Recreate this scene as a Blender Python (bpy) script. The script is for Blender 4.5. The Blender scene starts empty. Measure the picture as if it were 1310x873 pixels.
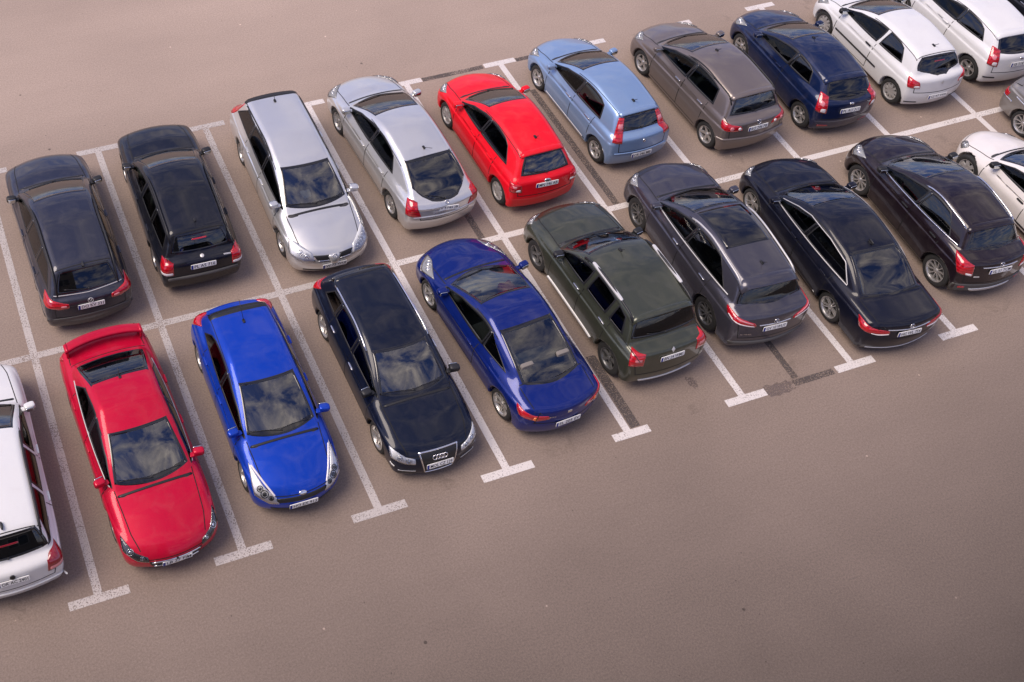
import bpy, math, random
import numpy as np
from mathutils import Matrix, Vector

# ------------------------------------------------------------------ camera
scene = bpy.context.scene
COL = scene.collection
CAM = np.array([-1.2145, -8.9470, 19.5042])
PITCH, YAW, ROLL, FPX, PPX, PPY = 0.793261, 0.360172, 0.042492, 1568.57, 309.0, 193.3
cp, sp, cy, sy, cr, sr = math.cos(PITCH), math.sin(PITCH), math.cos(YAW), math.sin(YAW), math.cos(ROLL), math.sin(ROLL)
fwd = np.array([sy*cp, cy*cp, -sp]); rt = np.array([cy, -sy, 0.0]); up = np.cross(rt, fwd)
r2 = cr*rt + sr*up; u2 = -sr*rt + cr*up
camd = bpy.data.cameras.new('camera'); cam = bpy.data.objects.new('camera', camd); COL.objects.link(cam)
cam.matrix_world = Matrix(((r2[0], u2[0], -fwd[0], CAM[0]), (r2[1], u2[1], -fwd[1], CAM[1]), (r2[2], u2[2], -fwd[2], CAM[2]), (0, 0, 0, 1)))
camd.sensor_width = 36; camd.lens = FPX/1310*36
camd.shift_x = (655-PPX)/1310; camd.shift_y = (PPY-436.5)/1310      # the photograph is a crop of a larger frame
camd.clip_end = 2000
scene.camera = cam

# ------------------------------------------------------------------ sky, sun, exposure
SUN_EL, SUN_AZ = math.radians(56), math.radians(-82)                # azimuth from +Y, clockwise
world = bpy.data.worlds.new('World'); scene.world = world; world.use_nodes = True
nt = world.node_tree; nt.nodes.clear()
def N(t, kind, **kw):
    n = t.nodes.new(kind)
    for k, v in kw.items():
        if k in n.inputs: n.inputs[k].default_value = v
        else: setattr(n, k, v)
    return n
sky = N(nt, 'ShaderNodeTexSky', sky_type='NISHITA', sun_disc=False, ozone_density=3.0, sun_elevation=SUN_EL, sun_rotation=SUN_AZ)
tc = N(nt, 'ShaderNodeTexCoord'); sep = N(nt, 'ShaderNodeSeparateXYZ'); nt.links.new(tc.outputs['Generated'], sep.inputs[0])
zc_ = N(nt, 'ShaderNodeMath', operation='MAXIMUM'); nt.links.new(sep.outputs[2], zc_.inputs[0]); zc_.inputs[1].default_value = 0.0
za = N(nt, 'ShaderNodeMath', operation='ADD'); nt.links.new(zc_.outputs[0], za.inputs[0]); za.inputs[1].default_value = 0.16
dv = N(nt, 'ShaderNodeVectorMath', operation='DIVIDE'); cb = N(nt, 'ShaderNodeCombineXYZ')
for i in range(3): nt.links.new(za.outputs[0], cb.inputs[i])
nt.links.new(tc.outputs['Generated'], dv.inputs[0]); nt.links.new(cb.outputs[0], dv.inputs[1])
mpo = N(nt, 'ShaderNodeMapping'); mpo.inputs['Location'].default_value = (3.1, 1.7, 0); nt.links.new(dv.outputs[0], mpo.inputs[0])
n1 = N(nt, 'ShaderNodeTexNoise', Scale=3.7, Detail=8.0, Roughness=0.62, Distortion=0.7); nt.links.new(mpo.outputs[0], n1.inputs['Vector'])
rmp = N(nt, 'ShaderNodeValToRGB'); rmp.color_ramp.elements[0].position = .43; rmp.color_ramp.elements[1].position = .72
nt.links.new(n1.outputs['Fac'], rmp.inputs[0])
n2 = N(nt, 'ShaderNodeTexNoise', Scale=8.5, Detail=6.0, Roughness=0.65); nt.links.new(mpo.outputs[0], n2.inputs['Vector'])
cr2 = N(nt, 'ShaderNodeValToRGB'); cr2.color_ramp.elements[0].position = .3; cr2.color_ramp.elements[1].position = .72
cr2.color_ramp.elements[0].color = (9.0, 8.1, 7.8, 1); cr2.color_ramp.elements[1].color = (21, 18.2, 16.2, 1)
nt.links.new(n2.outputs['Fac'], cr2.inputs[0])
mixs = N(nt, 'ShaderNodeMix', data_type='RGBA')
nt.links.new(rmp.outputs[0], mixs.inputs['Factor']); tint = N(nt, 'ShaderNodeMix', data_type='RGBA', blend_type='MULTIPLY'); tint.inputs['Factor'].default_value = 1; tint.inputs['B'].default_value = (1.05, 1.10, 1.75, 1); nt.links.new(sky.outputs[0], tint.inputs['A']); nt.links.new(tint.outputs['Result'], mixs.inputs['A']); nt.links.new(cr2.outputs[0], mixs.inputs['B'])
bg = N(nt, 'ShaderNodeBackground', Strength=0.10); nt.links.new(mixs.outputs['Result'], bg.inputs['Color'])
wo = N(nt, 'ShaderNodeOutputWorld'); nt.links.new(bg.outputs[0], wo.inputs['Surface'])

sl = bpy.data.lights.new('sun', 'SUN'); sl.energy = 3.6; sl.angle = math.radians(36); sl.color = (1, .85, .70)
so = bpy.data.objects.new('sun', sl); COL.objects.link(so)
sd = Vector((math.sin(SUN_AZ)*math.cos(SUN_EL), math.cos(SUN_AZ)*math.cos(SUN_EL), math.sin(SUN_EL)))
so.rotation_euler = sd.to_track_quat('Z', 'Y').to_euler(); so.location = (0, 20, 40)
scene.view_settings.view_transform = 'Standard'; scene.view_settings.look = 'None'
scene.view_settings.exposure = -0.05; scene.view_settings.gamma = 1
scene.render.engine = 'CYCLES'
scene.cycles.max_bounces = 8; scene.cycles.transparent_max_bounces = 12

# ------------------------------------------------------------------ materials
MATS = {}
def mat(name, build):
    if name not in MATS:
        m = bpy.data.materials.new(name); m.use_nodes = True; m.node_tree.nodes.clear()
        out = m.node_tree.nodes.new('ShaderNodeOutputMaterial')
        build(m.node_tree, out); MATS[name] = m
    return MATS[name]
def pr(t, **kw):
    n = t.nodes.new('ShaderNodeBsdfPrincipled')
    for k, v in kw.items(): n.inputs[k.replace('_', ' ')].default_value = v
    return n
def c4(c): return (c[0], c[1], c[2], 1)
def plain(name, col, rough=.5, metal=0., spec=.5, coat=0., bump=0., bscale=200.):
    def b(t, o):
        p = pr(t, Base_Color=c4(col), Roughness=rough, Metallic=metal, Coat_Weight=coat, Coat_Roughness=.03)
        p.inputs['Specular IOR Level'].default_value = spec
        g = N(t, 'ShaderNodeTexCoord'); n = N(t, 'ShaderNodeTexNoise', Scale=bscale, Detail=3.0); t.links.new(g.outputs['Object'], n.inputs['Vector'])
        mr = N(t, 'ShaderNodeMapRange'); mr.inputs[3].default_value = max(0, rough-.06); mr.inputs[4].default_value = min(1, rough+.08)
        t.links.new(n.outputs['Fac'], mr.inputs[0]); t.links.new(mr.outputs[0], p.inputs['Roughness'])
        if bump:
            bp = N(t, 'ShaderNodeBump', Strength=bump, Distance=.003); t.links.new(n.outputs['Fac'], bp.inputs['Height']); t.links.new(bp.outputs[0], p.inputs['Normal'])
        t.links.new(p.outputs[0], o.inputs[0])
    return mat(name, b)
def paint(name, col, metal=.0, rough=.35, dust=.09, coat=1.0):
    """car paint: pigment with faint flake, clear coat, a film of dust with a shape of its own"""
    def b(t, o):
        p = pr(t, Base_Color=c4(col), Roughness=rough, Metallic=metal, Coat_Weight=coat, Coat_Roughness=.025, Coat_IOR=1.43); p.inputs['Specular IOR Level'].default_value = .15
        g = N(t, 'ShaderNodeTexCoord')
        fl = N(t, 'ShaderNodeTexNoise', Scale=900.0, Detail=1.0); t.links.new(g.outputs['Object'], fl.inputs['Vector'])
        ds = N(t, 'ShaderNodeTexNoise', Scale=3.1, Detail=8.0, Roughness=.65, Distortion=.6); t.links.new(g.outputs['Object'], ds.inputs['Vector'])
        m1 = N(t, 'ShaderNodeMix', data_type='RGBA'); m1.inputs['A'].default_value = c4([k*.88 for k in col]); m1.inputs['B'].default_value = c4([min(1, k*1.12) for k in col])
        t.links.new(fl.outputs['Fac'], m1.inputs['Factor'])
        mr = N(t, 'ShaderNodeMapRange'); mr.inputs[1].default_value = .48; mr.inputs[2].default_value = .8; mr.inputs[3].default_value = 0; mr.inputs[4].default_value = dust
        t.links.new(ds.outputs['Fac'], mr.inputs[0])
        m2 = N(t, 'ShaderNodeMix', data_type='RGBA'); m2.inputs['B'].default_value = (.32, .28, .25, 1)
        t.links.new(mr.outputs[0], m2.inputs['Factor']); t.links.new(m1.outputs['Result'], m2.inputs['A']); t.links.new(m2.outputs['Result'], p.inputs['Base Color'])
        cr_ = N(t, 'ShaderNodeMapRange'); cr_.inputs[3].default_value = .015; cr_.inputs[4].default_value = .07
        t.links.new(ds.outputs['Fac'], cr_.inputs[0]); t.links.new(cr_.outputs[0], p.inputs['Coat Roughness'])
        t.links.new(p.outputs[0], o.inputs[0])
    return mat(name, b)
def glass(name, tint, ior=1.6):
    def b(t, o):
        tr = N(t, 'ShaderNodeBsdfTransparent', Color=c4(tint)); gl = N(t, 'ShaderNodeBsdfGlossy', Color=(1, 1, 1, 1), Roughness=.02)
        fr = N(t, 'ShaderNodeFresnel', IOR=ior); mx = N(t, 'ShaderNodeMixShader')
        g = N(t, 'ShaderNodeTexCoord'); n = N(t, 'ShaderNodeTexNoise', Scale=5.0, Detail=5.0, Roughness=.6); t.links.new(g.outputs['Object'], n.inputs['Vector'])
        mr = N(t, 'ShaderNodeMapRange'); mr.inputs[3].default_value = .0; mr.inputs[4].default_value = .05; t.links.new(n.outputs['Fac'], mr.inputs[0]); t.links.new(mr.outputs[0], gl.inputs['Roughness'])
        t.links.new(fr.outputs[0], mx.inputs[0]); t.links.new(tr.outputs[0], mx.inputs[1]); t.links.new(gl.outputs[0], mx.inputs[2]); t.links.new(mx.outputs[0], o.inputs[0])
    return mat(name, b)
G_WS = glass('windscreen_glass', (.62, .72, .72), 2.3)
G_SIDE = glass('side_glass', (.24, .28, .28), 1.33)
G_DARK = glass('privacy_glass', (.10, .11, .12), 1.65)
G_REAR = glass('rear_glass', (.25, .30, .31), 1.7)
G_LENS = glass('lamp_lens', (.93, .94, .95), 1.45)
M_TRIM = plain('black_trim', (.012, .012, .013), .45, bump=.15)
M_GLOSSB = plain('gloss_black', (.006, .006, .007), .08, coat=.6)
M_SEAM = plain('panel_gap', (.006, .006, .006), .8)
M_RUB = plain('tyre_rubber', (.018, .018, .018), .78, bump=.4, bscale=120)
M_ALLOY = plain('alloy', (.50, .49, .48), .32, .75)
M_ALLOYD = plain('dark_alloy', (.17, .17, .17), .35, .7)
M_HUBC = plain('hubcap_silver', (.42, .41, .40), .42, .45)
M_CHROME = plain('chrome', (.74, .74, .75), .12, 1.0)
M_SILV = plain('silver_plastic', (.55, .54, .53), .4, .4)
M_PSILV = plain('pale_silver_plastic', (.62, .61, .60), .4, .2)
M_GREYP = plain('grey_plastic', (.075, .072, .07), .6, bump=.3)
M_SEAT = plain('seat_cloth', (.055, .055, .06), .9, bump=.5, bscale=300)
M_SEATL = plain('pale_seat_cloth', (.20, .18, .16), .85, bump=.5, bscale=300)
M_DASH = plain('dashboard_plastic', (.045, .044, .045), .7, bump=.4)
M_DASHL = plain('pale_dashboard_plastic', (.30, .27, .24), .7, bump=.4)
M_LINER = plain('cabin_lining', (.03, .03, .03), .95)
def lens(name, col, dark):
    def b(t, o):
        p = pr(t, Roughness=.12, Coat_Weight=1., Coat_Roughness=.02); g = N(t, 'ShaderNodeTexCoord'); w = N(t, 'ShaderNodeTexWave', Scale=5.5, Distortion=.4); w.bands_direction = 'Z'
        v = N(t, 'ShaderNodeTexVoronoi', Scale=24.0); t.links.new(g.outputs['Object'], v.inputs['Vector']); t.links.new(g.outputs['Object'], w.inputs['Vector'])
        ad = N(t, 'ShaderNodeMath', operation='MULTIPLY_ADD'); t.links.new(v.outputs['Distance'], ad.inputs[0]); ad.inputs[1].default_value = .8; t.links.new(w.outputs['Fac'], ad.inputs[2])
        m = N(t, 'ShaderNodeMix', data_type='RGBA'); m.inputs['A'].default_value = c4(dark); m.inputs['B'].default_value = c4(col); t.links.new(ad.outputs[0], m.inputs['Factor']); t.links.new(m.outputs['Result'], p.inputs['Base Color'])
        bp = N(t, 'ShaderNodeBump', Strength=.25, Distance=.004); t.links.new(v.outputs['Distance'], bp.inputs['Height']); t.links.new(bp.outputs[0], p.inputs['Normal']); t.links.new(p.outputs[0], o.inputs[0])
    return mat(name, b)
M_RED = lens('red_lens', (.50, .006, .016), (.16, .002, .006))
M_REDD = plain('dark_red_lens', (.22, .004, .012), .12, coat=1.)
M_ORANGE = plain('orange_lens', (.75, .16, .02), .15, coat=1.)
M_WLENS = plain('white_lens', (.72, .68, .68), .15, coat=1.)
M_PINK = plain('pink_lens', (.66, .22, .24), .15, coat=1.)
M_REFL = plain('headlamp_reflector', (.85, .85, .85), .3, .25)
M_REFM = plain('grey_headlamp_reflector', (.40, .40, .40), .3, .4)
M_DREFL = plain('dark_headlamp_housing', (.10, .10, .105), .25, .5)
M_BULB = plain('lamp_bowl', (.85, .85, .85), .1, .9)
M_PLATE = plain('plate_white', (.86, .86, .83), .45)
M_BLUEB = plain('plate_blue', (.012, .03, .24), .45)
M_INK = plain('plate_ink', (.02, .02, .022), .5)
M_STICK = plain('green_sticker', (.05, .36, .25), .5)
M_MIRR = plain('mirror_glass', (.55, .58, .6), .03, 1.0)
M_REDRF = plain('red_cloth', (.17, .012, .022), .85)  # for invented red solids behind windscreens that imitate red reflections
M_PAPER = plain('paper', (.66, .64, .60), .8)

# ------------------------------------------------------------------ mesh helpers
def mesh_np(name, V, F, m, parent=None, smooth=True, normals=None):
    me = bpy.data.meshes.new(name)
    V = np.asarray(V, np.float32); F = np.asarray(F, np.int32); k = F.shape[1]
    me.vertices.add(len(V)); me.vertices.foreach_set('co', V.ravel())
    me.loops.add(F.size); me.loops.foreach_set('vertex_index', F.ravel())
    me.polygons.add(len(F)); me.polygons.foreach_set('loop_start', np.arange(0, F.size, k, dtype=np.int32))
    me.polygons.foreach_set('use_smooth', np.full(len(F), smooth))
    me.update(calc_edges=True)
    if normals is not None: me.normals_split_custom_set_from_vertices(np.asarray(normals, np.float32).tolist())
    me.materials.append(m)
    return link(name, me, parent)
def link(name, me, parent=None):
    o = bpy.data.objects.new(name, me); COL.objects.link(o)
    if parent is not None: o.parent = parent
    return o
class MB:
    """collects pieces of ONE part"""
    def __init__(s): s.v = []; s.f = []; s.n = 0
    def add(s, V, F):
        V = np.asarray(V, float); s.v.append(V); s.f += [tuple(int(i)+s.n for i in f) for f in F]; s.n += len(V); return s
    def box(s, x0, x1, y0, y1, z0, z1):
        V = [(x, y, z) for x in (x0, x1) for y in (y0, y1) for z in (z0, z1)]
        return s.add(V, [(0, 1, 3, 2), (4, 6, 7, 5), (0, 4, 5, 1), (2, 3, 7, 6), (0, 2, 6, 4), (1, 5, 7, 3)])
    def build(s, name, m, parent=None, smooth=False):
        me = bpy.data.meshes.new(name); me.from_pydata(np.concatenate(s.v).tolist(), [], s.f)
        me.polygons.foreach_set('use_smooth', np.full(len(me.polygons), smooth)); me.materials.append(m); me.update()
        return link(name, me, parent)
def grid_faces(nu, nv, flip=False):
    i, j = np.meshgrid(np.arange(nu-1), np.arange(nv-1), indexing='ij'); a = (i*nv+j).ravel()
    F = np.stack([a, a+nv, a+nv+1, a+1], 1)
    return F[:, ::-1] if flip else F
def superbox(c, s, e=.35, n=7, rot=None):
    """rounded box: cube sphere with a power"""
    V = []; F = []
    t = np.linspace(-1, 1, n)
    for ax in range(3):
        for sg in (-1, 1):
            a, b = np.meshgrid(t, t, indexing='ij'); P = np.zeros((n*n, 3)); P[:, ax] = sg; P[:, (ax+1) % 3] = a.ravel(); P[:, (ax+2) % 3] = b.ravel()
            P /= np.linalg.norm(P, axis=1)[:, None]; P = np.sign(P)*np.abs(P)**e
            mx = (np.abs(P)**(2/e)).sum(1)**(e/2); P /= mx[:, None]
            F.append(grid_faces(n, n, sg < 0)+len(V)*n*n); V.append(P)
    V = np.concatenate(V)*np.array(s)/2
    if rot is not None: V = V @ np.array(rot).T
    return V+np.array(c), np.concatenate(F)
def roty(a): c, s = math.cos(a), math.sin(a); return [[c, 0, s], [0, 1, 0], [-s, 0, c]]
def rotz(a): c, s = math.cos(a), math.sin(a); return [[c, -s, 0], [s, c, 0], [0, 0, 1]]
def tube(pts, r, n=7):
    pts = np.asarray(pts, float); T = np.gradient(pts, axis=0); T /= np.linalg.norm(T, axis=1)[:, None]+1e-9
    up_ = np.where(np.abs(T[:, 2:3]) > .9, np.array([[1., 0, 0]]), np.array([[0, 0, 1.]]))
    A = np.cross(T, up_); A /= np.linalg.norm(A, axis=1)[:, None]; B = np.cross(A, T)
    r = np.broadcast_to(np.asarray(r, float), (len(pts),))
    th = np.linspace(0, 2*math.pi, n, endpoint=False)
    V = pts[:, None]+r[:, None, None]*(np.cos(th)[None, :, None]*A[:, None]+np.sin(th)[None, :, None]*B[:, None])
    V = V.reshape(-1, 3); F = []
    for i in range(len(pts)-1):
        for j in range(n): F.append((i*n+j, i*n+(j+1) % n, (i+1)*n+(j+1) % n, (i+1)*n+j))
    F.append(tuple(range(n))[::-1]); F.append(tuple((len(pts)-1)*n+j for j in range(n)))
    return V, F
def lathe(prof, n=40, caps=False):
    """profile (r, y) about the y axis"""
    prof = np.asarray(prof, float); th = np.linspace(0, 2*math.pi, n, endpoint=False)
    V = np.stack([prof[:, 0:1]*np.cos(th), np.repeat(prof[:, 1:2], n, 1), prof[:, 0:1]*np.sin(th)], -1).reshape(-1, 3); F = []
    for i in range(len(prof)-1):
        for j in range(n): F.append((i*n+j, (i+1)*n+j, (i+1)*n+(j+1) % n, i*n+(j+1) % n))
    return V, F
def in_poly(px, py, poly):
    r = np.zeros(px.shape, bool); n = len(poly)
    for i in range(n):
        x0, y0 = poly[i]; x1, y1 = poly[(i+1) % n]
        if y0 == y1: continue
        c = ((y0 > py) != (y1 > py)) & (px < (x1-x0)*(py-y0)/(y1-y0)+x0); r ^= c
    return r
def smax(a, b, k): h = np.maximum(k-np.abs(a-b), 0)/k; return np.maximum(a, b)+h*h*k*.25
def smin(a, b, k): return -smax(-a, -b, k)
def sst(t): t = np.clip(t, 0, 1); return t*t*(3-2*t)
class Sm:
    """smoothed polyline as a function"""
    def __init__(s, pts, sig):
        p = sorted(pts); a = np.array([q[0] for q in p]); b = np.array([q[1] for q in p])
        s.x = np.linspace(a[0]-.6, a[-1]+.6, 700); d = s.x[1]-s.x[0]; w = np.interp(s.x, a, b)
        k = np.arange(-int(4*sig/d)-1, int(4*sig/d)+2)*d; g = np.exp(-k*k/2/sig/sig); g /= g.sum(); h = len(k)//2
        s.y = np.convolve(np.pad(w, h, mode='edge'), g, 'valid'); s.d = np.gradient(s.y, s.x)
    def __call__(s, x): return np.interp(x, s.x, s.y)
    def dv(s, x): return np.interp(x, s.x, s.d)

# ------------------------------------------------------------------ ground and paint on it
def asphalt(t, o):
    g = N(t, 'ShaderNodeTexCoord'); p = pr(t, Roughness=.86); p.inputs['Specular IOR Level'].default_value = .35
    fine = N(t, 'ShaderNodeTexNoise', Scale=30.0, Detail=6.0, Roughness=.92); big = N(t, 'ShaderNodeTexNoise', Scale=.22, Detail=6.0, Roughness=.6, Distortion=.4)
    mp = N(t, 'ShaderNodeMapping'); mp.inputs['Scale'].default_value = (.10, .55, 1); mp.inputs['Rotation'].default_value = (0, 0, .06)
    trk = N(t, 'ShaderNodeTexNoise', Scale=1.0, Detail=4.0, Roughness=.55)
    for n in (fine, big): t.links.new(g.outputs['Object'], n.inputs['Vector'])
    t.links.new(g.outputs['Object'], mp.inputs[0]); t.links.new(mp.outputs[0], trk.inputs['Vector'])
    r1 = N(t, 'ShaderNodeValToRGB'); e = r1.color_ramp.elements; e[0].position = .30; e[1].position = .72; e[0].color = (.20, .155, .127, 1); e[1].color = (.53, .410, .336, 1)
    t.links.new(fine.outputs['Fac'], r1.inputs[0])
    def mul(a, src, lo, hi, f0=.3, f1=.7):
        mr = N(t, 'ShaderNodeMapRange'); mr.inputs[1].default_value = f0; mr.inputs[2].default_value = f1; mr.inputs[3].default_value = lo; mr.inputs[4].default_value = hi
        t.links.new(src, mr.inputs[0]); m = N(t, 'ShaderNodeMix', data_type='RGBA', blend_type='MULTIPLY'); m.inputs['Factor'].default_value = 1
        t.links.new(a, m.inputs['A']); t.links.new(mr.outputs[0], m.inputs['B']); return m.outputs['Result']
    c = mul(r1.outputs[0], big.outputs['Fac'], .95, 1.05); c = mul(c, trk.outputs['Fac'], .94, 1.07)
    # light falloff painted into the asphalt colour: paler far side, darker near side
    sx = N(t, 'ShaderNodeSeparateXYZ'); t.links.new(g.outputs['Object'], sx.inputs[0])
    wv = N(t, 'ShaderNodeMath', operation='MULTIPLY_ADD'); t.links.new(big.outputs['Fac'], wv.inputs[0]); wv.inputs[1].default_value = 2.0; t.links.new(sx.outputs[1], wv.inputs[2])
    shade_ramp = N(t, 'ShaderNodeValToRGB'); t.links.new(wv.outputs[0], (mrl := N(t, 'ShaderNodeMapRange')).inputs[0]); mrl.inputs[1].default_value = -6; mrl.inputs[2].default_value = 18; t.links.new(mrl.outputs[0], shade_ramp.inputs[0])
    el = shade_ramp.color_ramp.elements; el[0].position = .04; el[0].color = (.24, .24, .24, 1); el[1].position = .90; el[1].color = (1.0, 1.0, 1.0, 1)
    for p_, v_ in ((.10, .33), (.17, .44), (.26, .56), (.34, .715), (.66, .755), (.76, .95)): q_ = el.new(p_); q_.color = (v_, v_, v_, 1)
    ml = N(t, 'ShaderNodeMix', data_type='RGBA', blend_type='MULTIPLY'); ml.inputs['Factor'].default_value = 1; t.links.new(c, ml.inputs['A']); t.links.new(shade_ramp.outputs[0], ml.inputs['B']); c = ml.outputs['Result']
    # old drips and tyre dirt down the middle of each bay
    def mth(op, a, b=None):
        m = N(t, 'ShaderNodeMath', operation=op)
        for i_, v_ in enumerate((a, b)):
            if v_ is None: continue
            if isinstance(v_, (int, float)): m.inputs[i_].default_value = v_
            else: t.links.new(v_, m.inputs[i_])
        return m.outputs[0]
    fx = mth('ABSOLUTE', mth('SUBTRACT', mth('FRACT', mth('DIVIDE', sx.outputs[0], 2.5)), .5)); inx = mth('SUBTRACT', 1.0, mth('MULTIPLY', fx, 4.2)); inx = mth('MAXIMUM', inx, 0.0)
    iny = mth('LESS_THAN', mth('ABSOLUTE', mth('SUBTRACT', sx.outputs[1], 5.0)), 5.0)
    dn = N(t, 'ShaderNodeTexNoise', Scale=1.9, Detail=6.0, Roughness=.7, Distortion=1.2); t.links.new(g.outputs['Object'], dn.inputs['Vector'])
    dm = N(t, 'ShaderNodeMapRange'); dm.inputs[1].default_value = .52; dm.inputs[2].default_value = .72; t.links.new(dn.outputs['Fac'], dm.inputs[0])
    dk = mth('SUBTRACT', 1.0, mth('MULTIPLY', mth('MULTIPLY', inx, iny), mth('MULTIPLY', dm.outputs[0], .38)))
    md = N(t, 'ShaderNodeMix', data_type='RGBA', blend_type='MULTIPLY'); md.inputs['Factor'].default_value = 1; t.links.new(c, md.inputs['A']); t.links.new(dk, md.inputs['B']); c = md.outputs['Result']
    # sparse dark spots (gum, oil) and pale specks
    for sc, th, f in ((.9, .022, .42), (1.3, .014, 2.0), (2.2, .010, .55)):
        v = N(t, 'ShaderNodeTexVoronoi', Scale=sc); t.links.new(g.outputs['Object'], v.inputs['Vector'])
        c = mul(c, v.outputs['Distance'], f, 1.0, th*sc, th*sc*1.7)
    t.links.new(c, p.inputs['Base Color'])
    t.links.new(p.outputs[0], o.inputs[0])
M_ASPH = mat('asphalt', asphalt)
def sheet(name, poly, z, m, parent=None):
    me = bpy.data.meshes.new(name); me.from_pydata([(x, y, z) for x, y in poly], [], [tuple(range(len(poly)))]); me.materials.append(m)
    return link(name, me, parent)
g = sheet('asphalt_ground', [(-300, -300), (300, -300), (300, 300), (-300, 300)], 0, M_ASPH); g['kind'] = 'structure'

def line_mat(name, wear, col):
    def b(t, o):
        g = N(t, 'ShaderNodeTexCoord'); p = pr(t, Roughness=.75, Base_Color=c4(col))
        a = N(t, 'ShaderNodeTexNoise', Scale=38.0, Detail=3.0, Roughness=.7); c = N(t, 'ShaderNodeTexNoise', Scale=1.7, Detail=4.0)
        for n in (a, c): t.links.new(g.outputs['Object'], n.inputs['Vector'])
        ad = N(t, 'ShaderNodeMath', operation='MULTIPLY_ADD'); t.links.new(c.outputs['Fac'], ad.inputs[0]); ad.inputs[1].default_value = .35; t.links.new(a.outputs['Fac'], ad.inputs[2])
        mr = N(t, 'ShaderNodeMapRange'); mr.inputs[1].default_value = wear; mr.inputs[2].default_value = wear+.16; t.links.new(ad.outputs[0], mr.inputs[0])
        d = N(t, 'ShaderNodeMix', data_type='RGBA'); d.inputs['A'].default_value = c4([k*.8 for k in col]); d.inputs['B'].default_value = c4(col); t.links.new(a.outputs['Fac'], d.inputs['Factor']); t.links.new(d.outputs['Result'], p.inputs['Base Color'])
        tr = N(t, 'ShaderNodeBsdfTransparent'); mx = N(t, 'ShaderNodeMixShader'); t.links.new(mr.outputs[0], mx.inputs[0]); t.links.new(tr.outputs[0], mx.inputs[1]); t.links.new(p.outputs[0], mx.inputs[2]); t.links.new(mx.outputs[0], o.inputs[0])
    return mat(name, b)
M_LW = line_mat('worn_line_paint', .49, (.50, .455, .43)); M_LN = line_mat('line_paint', .45, (.70, .65, .62)); M_BLK = line_mat('blackout_paint', .57, (.085, .07, .066))
LW = .145
def rect(name, x0, x1, y0, y1, m, z=.004):
    o = sheet(name, [(x0, y0), (x1, y0), (x1, y1), (x0, y1)], z, m); o['kind'] = 'structure'; return o
for k in range(-1, 12):
    x = 2.5*k; m = M_LW if k <= 2 else M_LN
    yb = 10.0
    rect('bay_line', x-LW/2, x+LW/2, .077, 5-LW/2, m); rect('bay_line', x-LW/2, x+LW/2, 5+LW/2, yb-.075, m)
    h = .51 if k <= 3 else .38 if k == 4 else .44
    dx = .05 if k >= 4 else 0
    rect('bay_end_bar', x-h+dx, x+h+dx, -.077, .077, m)
    h = .47 if k <= 2 else .42
    rect('bay_end_bar', x-h, x+h, yb-.075, yb+.075, m)
    if k < 9: rect('centre_line', x+LW/2, x+2.5-LW/2, 5-LW/2, 5+LW/2, m)
    rect('line_crossing', x-LW/2, x+LW/2, 5-LW/2, 5+LW/2, m)
rect('centre_line', 22.5+LW/2, 23.35, 5-LW/2, 5+LW/2, M_LN)
for a in ((10.43, 12.05, 9.92, 10.05), (12.93, 13.6, 9.92, 10.04), (12.72, 12.88, 5.08, 8.9), (13.66, 13.8, .09, 2.2), (13.62, 14.54, -.07, .06), (10.10, 10.30, .10, 1.75), (9.47, 9.62, 5.08, 5.9)):
    rect('blacked_out_old_line', *a, M_BLK, .0025)
M_STAIN = line_mat('oil_stain', .60, (.15, .115, .105))
for cx_, cy_, rx, ry, sd_ in ((13.25, -.02, .42, .16, 1), (11.75, .62, .10, .14, 2)):
    rs = random.Random(sd_); pts = [(cx_+rx*math.cos(t)*(1+rs.uniform(-.35, .2)), cy_+ry*math.sin(t)*(1+rs.uniform(-.35, .2))) for t in np.linspace(0, 2*math.pi, 22, endpoint=False)]
    o = sheet('oil_stain', pts, .0015, M_STAIN); o['kind'] = 'structure'

# ------------------------------------------------------------------ the building the photograph is taken from (it shades the near side of the lot)
M_CONC = plain('facade_render', (.20, .185, .17), .85, bump=.4, bscale=30)
M_PANE = plain('facade_glass', (.02, .025, .03), .06, coat=.5)
M_FRM = plain('facade_window_frame', (.30, .30, .30), .5)
hb = bpy.data.objects.new('office_building', None); COL.objects.link(hb); hb.location = (-7.5, -9.6, 0)
hb['label'] = 'plain rendered office block with rows of windows on the near side of the car park'; hb['category'] = 'building'
w = MB(); w.box(-9, 9, -14, 0, -.5, 18.6); w.build('wall', M_CONC, hb)
w = MB(); w.box(-9.15, 9.15, -14.15, -13.8, 18.6, 19.1); w.box(-9.15, 9.15, -.2, .12, 18.6, 19.1); w.box(-9.15, -8.8, -13.8, -.2, 18.6, 19.1); w.box(8.8, 9.15, -13.8, -.2, 18.6, 19.1); w.build('parapet', M_CONC, hb)
fm = MB(); fm.box(-.95, .95, .003, .06, 0, .08); fm.box(-.95, .95, .003, .06, 1.62, 1.7); fm.box(-.95, -.87, .003, .06, .08, 1.62); fm.box(.87, .95, .003, .06, .08, 1.62); fm.box(-.04, .04, .003, .06, .08, 1.62); f0 = fm.build('window_frame', M_FRM); pm = MB(); pm.box(-.87, .87, .004, .02, .08, 1.62); p0 = pm.build('pane', M_PANE)
for fl_ in range(5):
    for k in range(5):
        a_ = link('window', f0.data, hb); a_.location = (-7.2+k*3.6, 0, 1.6+fl_*3.5); link('pane', p0.data, a_)
bpy.data.objects.remove(f0); bpy.data.objects.remove(p0)

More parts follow.
